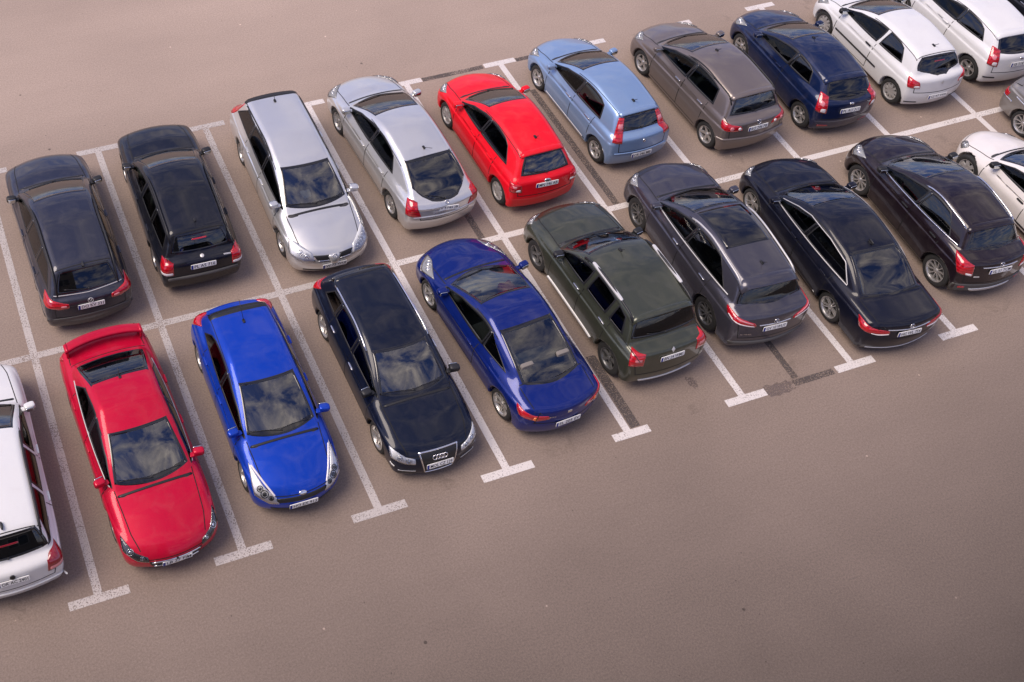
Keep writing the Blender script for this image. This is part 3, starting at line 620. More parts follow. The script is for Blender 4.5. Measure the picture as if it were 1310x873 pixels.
    if S.get('shelf', 1):
        q = MB(); q.add(*superbox(((rx-.34+xe+.12)/2, 0, ze-.06), (max(.2, rx-.34-xe-.12), 1.1, .03), e=.2)); q.build('parcel_shelf', M_LINER, root, True)
    rvm = MB(); rvm.add(*superbox((xa+.06, 0, za-.13), (.05, .24, .07), e=.4)); rvm.build('rear_view_mirror', M_DASH, root, True)
    for (kind, x, y, z, sz, m, lab, cat) in S.get('inside', []):          # loose things in the car are things of their own
        V0, F0 = superbox((0, 0, 0), sz, e=.45, n=9); rs = np.random.RandomState(int(loc[0]*10)); V0 = V0*(1+.10*np.sin(V0[:, 1:2]*31+V0[:, 0:1]*23+rs.rand()*6)); o = MB(); o.add(V0, F0); o = o.build(kind, m, None, True)
        o['label'] = lab; o['category'] = cat; c_, s_ = math.cos(head), math.sin(head); o.location = (loc[0]+x*c_-y*s_, loc[1]+x*s_+y*c_, z); o.rotation_euler = (0, 0, head)
    # ---- panel gaps
    gp = MB(); W_ = .017
    for (d0, d1) in S['doors']:
        for s in (1, -1):
            for x in (d0, d1):
                zz = float(car.bel(x)); a = (x, s*hw, .30); 
                if abs(x+wb/2) < car.rw+.10: zlo = car.rw+math.sqrt(max((car.rw+.10)**2-(x+wb/2)**2, 0)); a = (x, s*hw, zlo)
                strip(car, '', [a, (x, s*hw, zz-.02)], (0, s, 0), W_, None, None, mb=gp)
            strip(car, '', [(d0, s*hw, .30), (max(d1, -wb/2+car.rw+.09), s*hw, .30)], (0, s, .25), W_, None, None, mb=gp)
    for s in (1, -1):
        strip(car, '', [(xf-.22, s*(hwid-.12), 1), (xf-.5, s*(hwid-.05), 1), (hx+.05-car.bw*(hwid/hw)**2, s*hwid, 1.1)], (0, 0, 1), W_, None, None, mb=gp)
        strip(car, '', [(xb-.02, s*(yh2+.085), 1.5), (xa-.05, s*(yh+.095), 1.5)], (0, 0, 1), .014, None, None, mb=gp)
        if sedan: strip(car, '', [(xe-.02, s*tgw, 1), (xr+.04, s*(tgw-.04), 1)], (0, 0, 1), W_, None, None, mb=gp)
        else: strip(car, '', [(xr, s*(yl2+.09), ze-.02), (xr, s*(tgw-.03), rbz)], (-1, 0, 0), W_, None, None, mb=gp)
    nf = S.get('nosegap', car.zl-.045)
    strip(car, '', [(xf, y*(hwid-.12), nf) for y in ys], (1, 0, .25), W_, None, None, mb=gp)
    strip(car, '', [(xr, y*(tgw-.02), rbz) for y in ys], (-1, 0, 0), W_, None, None, mb=gp)
    if sedan: strip(car, '', [(xe-.03+.05*y*y, y*tgw, 1.2) for y in ys], (0, 0, 1), W_, None, None, mb=gp)
    else: strip(car, '', [(xb-.005+.0*abs(y), y*(yh2+.09), 1.6) for y in ys], (0, 0, 1), W_, None, None, mb=gp)
    gp.build('panel_gap', M_SEAM, root)['kind'] = 'stuff'
    # ---- lamps
    for h in S.get('heads', []):
        for s in (1, -1):
            p = Patch(car, mir(h['b'], s, xf), mir(h['t'], s, xf), (h.get('d', (1, .6, .6))[0], s*h.get('d', (1, .6, .6))[1], h.get('d', (1, .6, .6))[2]), rnd=h.get('rnd', .2))
            o = p.sheet('headlight', h.get('m', M_REFL if S.get('plate', {}).get('front') else M_REFM), root, .002, 14, 8, skirt=.01)
            for (u, v, r) in h.get('bowls', ((.35, .5, .06), (.68, .52, .05))):
                Q, g = p.place(p.at(np.array([u]), np.array([v])), .004); b = MB(); b.add(*torus(Q[0], g[0], r, .009, 18, 5)); b.add(*disc(Q[0], g[0], r*.6, .012, 14)); b.build('lamp_bowl', h.get('bm', M_BULB), o, True)
            p.sheet('lamp_lens', G_LENS, o, .014, 12, 7, bulge=.012, skirt=.012)
    for h in S.get('tails', []):
        for s in (1, -1):
            d = h.get('d', (-1, .55, .15)); p = Patch(car, mir(h['b'], s, xr), mir(h['t'], s, xr), (d[0], s*d[1], d[2]), rnd=h.get('rnd', .15))
            o = p.sheet(h.get('name', 'tail_light'), h.get('m', M_RED), root, .008, 14, 10, bulge=h.get('bulge', .014))
            for (kind, u0, u1, v0, v1, m) in h.get('in', []):
                U = np.array([u0, u1]); q = Patch(car, p.at(np.linspace(u0, u1, 5), np.full(5, v0)), p.at(np.linspace(u0, u1, 5), np.full(5, v1)), p.d, rnd=.3); q.sheet(kind, m, o, .017, 8, 6, bulge=.010)
            for (kind, u, v, r, m) in h.get('dots', []):
                Q, g = p.place(p.at(np.array([u]), np.array([v])), .018); b = MB(); b.add(*disc(Q[0], g[0], r, .014, 18)); b.build(kind, m, o, True)
    # ---- free patches: grilles, trims, number-plate recesses, sunroofs
    for h in S.get('patches', []):
        for s in ((1, -1) if h.get('mir') else (1,)):
            ox = {'f': xf, 'r': xr, 'o': 0}[h['at']]; d = h['d']
            p = Patch(car, mir(h['b'], s, ox), mir(h['t'], s, ox), (d[0], s*d[1], d[2]), rnd=h.get('rnd', .08))
            o = p.sheet(h['name'], PM if h['m'] == 'paint' else h['m'], root, h.get('off', .006), h.get('nu', 16), h.get('nv', 6), bulge=h.get('bulge', 0))
            if 'ring' in h: p.ring('surround', h['ring'], o, .012, .012, .014)
            for v in h.get('bars', []):
                P = p.at(np.linspace(.04, .96, 14), np.full(14, v)); Q, g = p.place(P, .014); t = MB(); t.add(*tube(Q, h.get('br', .010), 6)); t.build('grille_bar', h.get('bm', M_CHROME), o, True)
    for h in S.get('strips', []):
        for s in ((1, -1) if h.get('mir') else (1,)):
            ox = {'f': xf, 'r': xr, 'o': 0}[h['at']]; d = h['d']
            strip(car, h['name'], mir(h['p'], s, ox), (d[0], s*d[1], d[2]), h['w'], PM if h['m'] == 'paint' else h['m'], root, .002, .04, h.get('th', .008))
    # ---- door handles
    hm = {'paint': PM, 'chrome': M_CHROME, 'black': M_TRIM}[S.get('handle', 'paint')]
    for i, s, o in doors:
        d0, d1 = S['doors'][i]; x = d1+.17; z = float(car.bel(x))-S.get('hz', .13); q = car.project(np.array([[x, s*hw, z]]), (0, s, 0))[0]; b = MB(); b.add(*superbox((x, q[1]+s*.012, z), (.19, .035, .035), e=.5)); b.build('door_handle', hm, o, True)
    # ---- mirrors
    mm = {'paint': PM, 'black': M_TRIM}[S.get('mirror', 'paint')]; mx, mz = S.get('mir_at', (bot[0][0]-.14, bot[0][1]+.06)); q = car.project(np.array([[mx, hw, mz-.05]]), (0, 1, 0))[0]; my = q[1]+.13
    for s in (1, -1):
        b = MB(); b.add(*superbox((mx+.01, s*my, mz+.01), (.13, .20, .13), e=.55, n=8, rot=rotz(-s*.15))); b.add(*superbox((mx+.01, s*(q[1]+.03), mz-.04), (.09, .14, .05), e=.5)); o = b.build('wing_mirror', mm, root, True)
        b = MB(); b.add(*superbox((mx-.062, s*my, mz+.01), (.02, .165, .10), e=.45, rot=rotz(-s*.15))); b.build('mirror_glass', M_MIRR, o, True)
    # ---- roof rails, aerial, spoilers
    if 'rails' in S:
        r = S['rails']
        for s in (1, -1):
            n = 16; xs = np.linspace(r['x'][0], r['x'][1], n); ya = r.get('y', .16); P = np.array([(x, s*(float(ghw(x, float(car.rooff(x))-.1))-r.get('in', .02)), 1.7) for x in xs]); Q = car.project(P, (0, 0, 1)); h_ = r.get('h', .045)*np.minimum(1, np.minimum(np.arange(n), np.arange(n)[::-1])/1.5); Q = Q+np.stack([0*h_, 0*h_, h_-.004], 1)
            b = MB(); b.add(*tube(Q, r.get('r', .019), 8))
            for i in ((1, n//2, n-2)): b.add(*tube([Q[i], Q[i]-[0, 0, r.get('h', .045)+.02]], .017, 6))
            o = b.build('roof_rail', r['m'], root, True)
            if 'm2' in r:
                k0, k1 = r['seg']; b = MB(); b.add(*superbox(((Q[k0]+Q[k1])/2+[0, 0, .02]), (abs(Q[k1][0]-Q[k0][0]), .065, .045), e=.3, rot=rotz(math.atan2(Q[k0][1]-Q[k1][1], Q[k0][0]-Q[k1][0])))); b.build('rail_cover', r['m2'], o, True)
    if 'aerial' in S:
        kind, x = S['aerial'][:2]; q = car.project(np.array([[x, 0, 1.8]]), (0, 0, 1))[0]; b = MB(); b.add(*superbox(q+[0, 0, .008], (.09, .05, .03)))
        if kind == 'rod': b.add(*tube([q+[0, 0, .01], q+[-.16, 0, .15], q+[-.30, 0, .27]], .006, 5))
        elif kind == 'stub': b.add(*tube([q+[0, 0, .01], q+[-.10, 0, .13]], .007, 5))
        else: b.add(*superbox(q+[-.02, 0, .035], (.14, .035, .07), e=.6))
        b.build('aerial', M_TRIM, root, True)
    if 'spoiler' in S:
        sp = S['spoiler']; y = np.linspace(-1, 1, 17); wd = yh2+sp.get('wd', .10); le = sp.get('len', .16); th = .03
        base = car.project(np.stack([np.full(17, xb+.03), y*wd, np.full(17, 1.8)], 1), (0, 0, 1)); dr = sp.get('drop', .05)
        rows = [base+[.05, 0, -.012], base+[.02, 0, .012], base+np.stack([-le*(1-.18*y**2), 0*y, 0*y-dr+.014], 1), base+np.stack([-le*(1-.18*y**2), 0*y, 0*y-dr-.016], 1), base+[-.02, 0, -.05]]
        Vs = np.stack(rows, 1).reshape(-1, 3); b = MB(); b.add(Vs, grid_faces(17, 5)); e = [(0, 1, 2, 3, 4), tuple(80+i for i in (4, 3, 2, 1, 0))]; b.f += e; b.build('roof_spoiler', PM if sp.get('m') is None else sp['m'], root, True)
    if 'wing' in S:
        w_ = S['wing']; y = np.linspace(-1, 1, 21); X0 = xr+w_['x']+.10*(1-y**2)*0-.0; hgt = w_['z']; rows = []
        for (dx, dz) in ((0, 0), (.05, .028), (.16, .035), (.22, .010), (.16, .004), (.05, -.006)):
            rows.append(np.stack([xr+w_['x']+.10*y**2+dx, y*w_['w'], hgt+dz-.035*y**4], 1))
        Vs = np.stack(rows+[rows[0]], 1).reshape(-1, 3); b = MB(); b.add(Vs, grid_faces(21, 7))
        for s in (1, -1):
            z_ = float(car.project(np.array([[xr+w_['x']+.2, s*w_['w']*.92, 1.5]]), (0, 0, 1))[0][2]); b.add(*superbox((xr+w_['x']+.2, s*w_['w']*.95, (z_+hgt)/2), (.20, .05, hgt-z_+.05), e=.4))
        b.build('boot_spoiler', PM, root, True)
    if S.get('rwiper'):
        y0, y1 = S['rwiper']; P = np.array([(xe, y0+(y1-y0)*t, rz0+.01+.05*t) for t in np.linspace(0, 1, 8)]); Q = car.project(P, (-1, 0, 0)); Q = Q+car.grad(Q, .012)*.016; b = MB(); b.add(*tube(Q, .009, 5)); b.add(*disc(Q[0], car.grad(Q[:1])[0], .022, .012, 12)); b.build('rear_wiper', M_TRIM, root, True)
    # ---- number plate, badge
    def frame_at(y, z, fr, tilt=None):
        sgn = 1 if fr else -1; q = car.project(np.array([[xf if fr else xr, y, z]]), (sgn, 0, 0))[0]; g_ = car.grad(np.array([q]), .03)[0]; n = np.array([g_[0], g_[1], g_[2]*S.get('ptilt', .6)+.10]); n /= np.linalg.norm(n)
        r = np.cross([0, 0, 1], n); r /= np.linalg.norm(r); return q, r, np.cross(n, r), n
    if 'plate' in S:
        P_ = S['plate']; q, r, u, n = frame_at(P_.get('y', 0), P_['z'], P_['front']); q = q+n*.016; pw, ph = .26, .056
        M4 = np.stack([r, u, n], 1); V0, F0 = superbox((0, 0, 0), (pw*2, ph*2, .012), e=.12, n=5); b = MB(); b.add(V0 @ M4.T+q, F0); o = b.build('number_plate', M_PLATE, root, False)
        Vb = np.array([(-pw+.004, -ph+.005, .0075), (-pw+.046, -ph+.005, .0075), (-pw+.046, ph-.005, .0075), (-pw+.004, ph-.005, .0075)]); b = MB(); b.add(Vb @ M4.T+q, [(0, 1, 2, 3)]); b.build('country_band', M_BLUEB, o)
        t = link('lettering', text_mesh(P_['t'], .42, .074, M_INK), o); mw = Matrix([[r[0], u[0], n[0], 0], [r[1], u[1], n[1], 0], [r[2], u[2], n[2], 0], [0, 0, 0, 1]]); mw.translation = Vector(q+n*.0085+r*.022); t.matrix_local = mw
    for B_ in S.get('badges', []):
        q, r, u, n = frame_at(B_.get('y', 0), B_['z'], B_['front']); k = B_['k']; b = MB(); m = B_.get('m', M_CHROME); R_ = B_.get('r', .045); q = q+n*B_.get('off', .006)
        if k == 'disc': b.add(*disc(q, n, R_, .010))
        elif k == 'ring':
            b.add(*torus(q+n*.004, n, R_, .008, 20, 6)); b.add(*tube([q+u*R_*.7-r*R_*.6+n*.005, q-u*R_*.6+n*.005, q+u*R_*.7+r*R_*.6+n*.005], .006, 5))
        elif k == 'star':
            b.add(*torus(q+n*.004, n, R_, .007, 20, 6)); [b.add(*tube([q+n*.005, q+n*.005+R_*(math.cos(a)*u+math.sin(a)*r)], .007, 5)) for a in (0, 2.094, 4.189)]
        elif k == 'rings4':
            for i in range(4): b.add(*torus(q+r*(i-1.5)*R_*1.38+n*.006, n, R_, .011, 20, 6))
        elif k == 'oval': V1, F1 = disc(q, n, R_, .010); w_ = V1-q; b.add(V1+.7*(w_ @ r)[:, None]*r, F1)
        elif k == 'diamond': V1 = np.array([q+u*R_*1.25+n*.004, q+r*R_*.75+n*.004, q-u*R_*1.25+n*.004, q-r*R_*.75+n*.004, q+n*.02]); b.add(V1, [(0, 4, 1), (1, 4, 2), (2, 4, 3), (3, 4, 0)])
        elif k == 'bar': V1, F1 = superbox((0, 0, 0), (B_['w'], B_.get('h', .02), .012), e=.3, n=5); b.add(V1 @ np.stack([r, u, n], 1).T+q, F1)
        elif k == 'text':
            t = link('lettering', text_mesh(B_['t'], B_['w'], B_['h'], m), root); mw = Matrix([[r[0], u[0], n[0], 0], [r[1], u[1], n[1], 0], [r[2], u[2], n[2], 0], [0, 0, 0, 1]]); mw.translation = Vector(q+n*.008); t.matrix_local = mw; continue
        b.build(B_.get('name', 'badge'), m, root, True)
    # ---- wheels
    md, mt, mrm = wheel_meshes(S.get('rim', 'cap7'), car.rw, S.get('rr', car.rw-.105))
    for x in (wb/2, -wb/2):
        for s in (1, -1):
            w = link('wheel', md, root); w.location = (x, s*(hw-.035-.103), car.rw); w.rotation_euler = (0, random.Random(x*7+s+loc[0]).uniform(0, 1.2), 0 if s > 0 else math.pi); link('tyre', mt, w); link('rim', mrm, w)
    return root

# ------------------------------------------------------------------ the cars
def dlo(bs, splits, qb, qt, zq, rise=.0, ft=None, h=.108, rnd=.06, apx=.16):
    """side glass outline from the body: A pillar foot, roof line, rear end (bottom x, top x, top z)"""
    qb += bs['dr']*.8; qt += bs['dr']*.8; splits = [(p, q, g_) if i == 0 else (p+bs['dr']*.4, q+bs['dr']*.4, g_) for i, (p, q, g_) in enumerate(splits)]
    (xc, zc), (xa, za) = bs['ws']; H = bs['H']; b = Sm(bs['belt'], .1); x0 = xc-apx; zb = lambda x: float(b(x))+.025
    roof = Sm(bs['roof'], .13); bot = [(x, zb(x)) for x in np.linspace(x0, qb, 6)]
    xa2 = xa-.12 if ft is None else ft
    top = [(x0-.03, zb(x0)+.025), ((x0+xa2)/2-.01, (zb(x0)+float(roof(xa2))-h)/2+.045), (xa2, float(roof(xa2))-h-.012), (xa2-.2, float(roof(xa2-.2))-h)]
    for x in np.linspace(xa2-.2, qt, 6)[1:-1]: top.append((x, float(roof(x))-h))
    top.append((qt, zq))
    return dict(bot=bot, top=top, splits=splits, rnd=rnd)
F_, R_ = (1, 0, .3), (-1, 0, .1)
CARS = []
def add(key, kind, S, label, front=None, rear=None, side=-1, x=None, y=None, head=None):
    """front/rear: the two wheel contact points read off the photograph on the car's visible side (side = -1: its right flank, 1: its left flank)"""
    wb = S['body']['wb']; hw = S['body']['W']/2-.045
    if front is not None:
        f, r = np.array(front), np.array(rear); d = f-r; d /= np.linalg.norm(d)
        if head is not None: d = np.array([math.cos(math.radians(head)), math.sin(math.radians(head))])
        n = np.array([-d[1], d[0]]); c = (f+r)/2-n*hw*side; x, y = c; x += S['body']['dx']; y += S['body']['dy']; h = math.atan2(d[1], d[0])
    else: h = math.radians(head)
    CARS.append((kind, S, label, (float(x), float(y)), h))

# dark grey estate, first of the back row
b = body_spec('A1', 4.77, 1.82, 1.50, 2.71, .93, ((1.12, .98), (.32, 1.42)), ((-1.92, 1.42), (-2.28, 1.00)), .74, (.93, .99), bR=.16, gpr=.09)
add('A1', 'estate_car', dict(body=b, paint=paint('dark_grey_paint', (.034, .036, .052), .45), doors=[(.93, -.10), (-.10, -1.12)], dlo=dlo(b, [(-.10, -.14, .07), (-1.00, -1.02, .06)], -1.95, -1.62, 1.33), gside=[G_SIDE, G_DARK, G_DARK], grear=G_DARK,
    tails=[dict(b=[(0, .45, .80), (.02, .66, .775), (.30, .90, .83)], t=[(.03, .44, .90), (.06, .66, .945), (.32, .90, .98)], **{'in': [('reversing_lamp', .08, .30, .35, .65, M_PINK)]})],
    patches=[dict(name='bumper_sill', at='r', b=[(0, -.84, .50), (0, 0, .50), (0, .84, .50)], t=[(0, -.84, .575), (0, 0, .575), (0, .84, .575)], d=(-1, 0, .5), m=M_GREYP, off=.012)],
    strips=[dict(name='window_chrome', at='r', p=[(.05, -.66, 1.005), (0, 0, .99), (.05, .66, 1.005)], d=(-1, 0, 0), w=.018, m=M_SILV)],
    rails=dict(x=(.15, -1.85), m=M_TRIM), aerial=('fin', -1.55), badges=[dict(k='ring', z=.90, front=False, r=.05, m=M_SILV)], plate=dict(z=.79, front=False, t='DO KV 331'), rim='five', rw=.32, mirror='black', dash=M_DASHL, seat=M_SEATL, rwiper=(-.02, .45)),
    'dark grey estate car with black roof rails behind the red saloon with a boot spoiler', (.32, 8.53), (.35, 5.83), 1)
# black estate beside it
b = body_spec('A2', 4.52, 1.73, 1.46, 2.512, .92, ((.98, .96), (.22, 1.39)), ((-1.86, 1.39), (-2.10, .98)), .74, (.92, .96), bF=.16, bR=.07, tum=.26)
add('A2', 'estate_car', dict(body=b, paint=paint('black_paint', (.007, .008, .013), .0, .35, .05, .8), doors=[(.80, -.16), (-.16, -1.05)], dlo=dlo(b, [(-.16, -.18, .08), (-.98, -.98, .07)], -1.86, -1.72, 1.29), gside=[G_SIDE, G_SIDE, G_DARK], grear=G_REAR,
    tails=[dict(b=[(0, .62, .64), (.03, .72, .64), (.16, .86, .66)], t=[(.03, .63, .93), (.05, .72, .94), (.20, .86, .94)], **{'in': [('reversing_lamp', .05, .9, .04, .26, M_WLENS)]})],
    patches=[dict(name='bumper_top', at='r', b=[(0, -.72, .53), (0, 0, .53), (0, .72, .53)], t=[(0, -.72, .60), (0, 0, .60), (0, .72, .60)], d=(-1, 0, .5), m=M_GREYP, off=.02, bulge=.02),
             dict(name='high_brake_lamp', at='r', b=[(.1, -.15, 1.345), (.1, .15, 1.345)], t=[(.1, -.15, 1.375), (.1, .15, 1.375)], d=(-1, 0, .5), m=M_RED, off=.012)],
    rails=dict(x=(.05, -1.72), m=M_TRIM), aerial=('stub', -1.45), badges=[dict(k='disc', z=.945, front=False, r=.042, m=M_SILV), dict(k='bar', z=.90, y=-.50, front=False, w=.15, h=.03, m=M_SILV)], plate=dict(z=.80, front=False, t='PL AS 716'), rim='seven', mirror='black', dash=M_DASHL, seat=M_SEATL),
    'black estate car with a bright red brake lamp above its rear window', (2.85, 8.87), (2.78, 6.30), 1)
# silver estate nose to the camera
SILV = paint('silver_paint', (.66, .66, .645), .7, .3)
def primera(wagon):
    if wagon: return body_spec('A3', 4.675, 1.76, 1.47, 2.68, .96, ((1.22, .97), (.30, 1.40)), ((-1.86, 1.38), (-2.12, .98)), .72, (.93, .98), bF=.26, tum=.33, crown=.07)
    return body_spec('A4', 4.57, 1.76, 1.47, 2.68, .96, ((1.22, .97), (.30, 1.40)), ((-1.20, 1.385), (-1.98, .99)), .72, (.93, .99), deck=.96, bF=.26, bR=.18, tum=.33, crown=.07, rscv=.03, krr=.10, smk=.08, gpr=.10)
b = primera(True)
PH = dict(b=[(-.06, .39, .55), (-.10, .62, .55), (-.36, .85, .60)], t=[(-.20, .44, .70), (-.36, .62, .78), (-.62, .81, .83)], d=(.8, .5, .9), rnd=.15, bowls=((.28, .45, .055), (.52, .52, .055), (.76, .55, .045)))
add('A3', 'estate_car', dict(body=b, paint=SILV, doors=[(.98, -.10), (-.10, -1.08)], dlo=dlo(b, [(-.10, -.15, .05), (-1.05, -1.10, .05)], -1.95, -1.60, 1.31), gside=[G_SIDE, G_DARK, G_DARK], grear=G_DARK, heads=[PH],
    patches=[dict(name='grille', at='f', b=[(-.02, .10, .56), (-.03, .34, .57)], t=[(-.10, .14, .655), (-.12, .42, .67)], d=(1, .1, .5), m=M_TRIM, mir=1, bars=(.08,), rnd=.2, br=.013),
             dict(name='grille_fin', at='f', b=[(0, -.07, .46), (0, .07, .46)], t=[(-.1, -.12, .66), (-.1, .12, .66)], d=(1, 0, .4), m='paint', off=.014, bulge=.03, rnd=.2),
             dict(name='air_intake', at='f', b=[(0, -.62, .27), (0, 0, .25), (0, .62, .27)], t=[(0, -.62, .31), (0, 0, .31), (0, .62, .31)], d=(1, 0, -.1), m=M_TRIM, off=.004)],
    tails=[dict(b=[(.02, .62, .80), (.2, .88, .82)], t=[(.22, .62, 1.22), (.36, .74, 1.24)], d=(-1, .8, .1))],
    rails=dict(x=(.02, -1.72), m=M_TRIM, h=.02, r=.014), aerial=('stub', -1.62), spoiler=dict(m=M_TRIM, len=.12, drop=.03), badges=[dict(k='ring', z=.635, front=True, r=.045, off=.03)], plate=dict(z=.43, front=True, t='W 72 WUJ'), rim='ten',
    inside=[('paper_bundle', .75, -.1, .93, (.22, .2, .05), M_PAPER, 'white papers on the dashboard of the silver estate car', 'papers')]),
    'silver estate car parked nose towards the camera in the back row', (5.37, 5.85), (5.43, 8.51), -1)
# silver hatchback, rounded rear window
b = primera(False)
add('A4', 'hatchback_car', dict(body=b, paint=SILV, doors=[(.98, -.10), (-.10, -.98)], dlo=dlo(b, [(-.10, -.15, .05)], -1.15, -.92, 1.27, rnd=.1), gside=[G_SIDE, G_SIDE], grear=glass('blue_rear_glass', (.30, .40, .44), 1.95), rgr=.14, rgarc=.15, rgm=.05, rgml=.10, rglo=-.035, rghi=.035, heads=[PH], tgw=.58,
    tails=[dict(b=[(0, .60, .66), (.03, .74, .66), (.20, .88, .70)], t=[(.16, .66, .98), (.22, .73, 1.0), (.36, .80, .98)], d=(-1, .75, .25), rnd=.1)],
    strips=[dict(name='rear_crease', at='r', p=[(0, -.70, .655), (0, 0, .645), (0, .70, .655)], d=(-1, 0, .2), w=.03, m='paint', th=.015)],
    aerial=('rod', -.98), badges=[dict(k='ring', z=.93, front=False, r=.04), dict(k='bar', z=.735, front=False, w=.62, h=.018)], plate=dict(z=.80, front=False, t='SV 5745 JB'), rim='ten', rwiper=(.0, .4)),
    'silver hatchback with a rounded dark rear window beside the bright red hatchback', (7.87, 8.78), (7.99, 6.11), 1)
# bright red supermini
b = body_spec('A5', 3.785, 1.695, 1.53, 2.46, .77, ((1.08, .99), (.20, 1.46)), ((-1.30, 1.45), (-1.62, 1.02)), .74, (.95, 1.03), bF=.28, bR=.12, tum=.36, gpr=.10, gcv=.1)
RED = paint('red_paint', (.74, .004, .016), .0, .4, .07, .5)
add('A5', 'hatchback_car', dict(body=b, paint=RED, doors=[(.86, -.12), (-.12, -.86)], dlo=dlo(b, [(-.12, -.17, .05)], -1.16, -.90, 1.33, rnd=.08), gside=[G_SIDE, G_DARK], grear=glass('blue_rear_glass', (.30, .40, .44), 1.95), rgm=.09, rgml=.09,
    heads=[dict(b=[(-.16, .50, .60), (-.40, .80, .66)], t=[(-.30, .56, .72), (-.60, .78, .82)], d=(.7, .7, .9))],
    tails=[dict(b=[(.0, .60, .70), (.16, .82, .72)], t=[(.06, .62, .90), (.24, .80, .92)], d=(-1, .7, .1), m=M_RED, rnd=.2, **{'in': [('reversing_lamp', .10, .48, .12, .42, M_WLENS), ('indicator', .35, .72, .5, .8, M_PINK)]})],
    aerial=('stub', -1.0), spoiler=dict(len=.10, drop=.02, wd=.07), rwiper=(0, .42), badges=[dict(k='oval', z=.93, front=False, r=.042)], plate=dict(z=.84, front=False, t='MN 246 AB'), rim='cap6', rw=.30, rbz=.60, mirror='paint'),
    'bright red hatchback with silver wheel covers in the back row', (10.33, 8.31), (10.35, 5.81), 1, head=90.6)
# light blue hatchback
b = body_spec('A6', 4.03, 1.687, 1.49, 2.51, .86, ((1.12, .98), (.20, 1.42)), ((-1.42, 1.41), (-1.68, 1.02)), .72, (.94, 1.02), bF=.30, bR=.14, tum=.33, gpr=.09)
LB = paint('light_blue_paint', (.22, .33, .52), .4, .35)
add('A6', 'hatchback_car', dict(body=b, paint=LB, doors=[(.88, -.12), (-.12, -.90)], dlo=dlo(b, [(-.12, -.16, .04)], -1.10, -.98, 1.30, rnd=.08), gside=[G_SIDE, G_DARK], rgm=.13, rgml=.14, tgw=.60,
    heads=[dict(b=[(-.14, .50, .60), (-.36, .78, .64)], t=[(-.28, .54, .72), (-.62, .76, .84)], d=(.7, .7, .9))],
    tails=[dict(b=[(.04, .57, .86), (.16, .76, .88)], t=[(.26, .52, 1.34), (.34, .60, 1.34)], d=(-1, .75, .2), rnd=.12, **{'in': [('reversing_lamp', .1, .8, .52, .75, M_PINK)]})],
    strips=[dict(name='side_sill_trim', at='o', p=[(.80, .84, .30), (-.78, .84, .30)], d=(0, 1, .2), w=.03, m=M_SILV, mir=1), dict(name='rear_crease', at='r', p=[(0, -.66, .60), (0, 0, .59), (0, .66, .60)], d=(-1, 0, .2), w=.025, m='paint', th=.018)],
    aerial=('stub', -1.10), spoiler=dict(len=.10, drop=.02, wd=.08), rwiper=(0, .4), badges=[dict(k='disc', z=.86, front=False, r=.036)], plate=dict(z=.50, front=False, t='CR 246 MB'), rim='five', rw=.31, rbz=.62, handle='chrome'),
    'light blue hatchback with tall tail lights beside its rear window', (12.99, 8.79), (13.06, 6.31), 1)
# brown compact people carrier
b = body_spec('A7', 4.205, 1.759, 1.58, 2.578, .88, ((1.18, 1.02), (.24, 1.50)), ((-1.52, 1.50), (-1.76, 1.06)), .76, (.99, 1.06), bF=.26, bR=.13, tum=.28)
BR = paint('brown_grey_paint', (.18, .150, .138), .5, .35)
add('A7', 'hatchback_car', dict(body=b, paint=BR, doors=[(.94, -.14), (-.14, -.98)], dlo=dlo(b, [(-.14, -.18, .06)], -1.22, -1.12, 1.40, rnd=.05), gside=[G_SIDE, G_SIDE], grear=glass('green_rear_glass', (.34, .43, .42), 1.9), rgm=.10, rgml=.08,
    heads=[dict(b=[(-.12, .46, .62), (-.36, .80, .66)], t=[(-.26, .50, .74), (-.60, .78, .84)], d=(.7, .7, .9))],
    tails=[dict(b=[(.0, .42, .82), (.03, .66, .80), (.22, .86, .84)], t=[(.04, .46, .93), (.08, .68, .98), (.26, .85, 1.0)], d=(-1, .65, .15), m=M_RED, dots=[('reversing_lamp', .14, .5, .035, M_WLENS), ('indicator', .52, .5, .045, M_PINK)])],
    strips=[dict(name='bumper_step', at='r', p=[(.1, -.84, .60), (0, 0, .58), (.1, .84, .60)], d=(-1, 0, .2), w=.05, m='paint', th=.03)],
    rails=dict(x=(.10, -1.45), m=M_TRIM, h=.03, r=.016), aerial=('stub', .02), spoiler=dict(len=.10, drop=.02, wd=.08), badges=[dict(k='ring', z=.97, front=False, r=.048)], plate=dict(z=.83, front=False, t='RO 246 PB'), rim='five', rw=.32, handle='chrome', rwiper=(0, .1)),
    'grey brown tall hatchback with round white reversing lamps in its tail lights', (15.69, 8.54), (15.75, 5.97), 1)
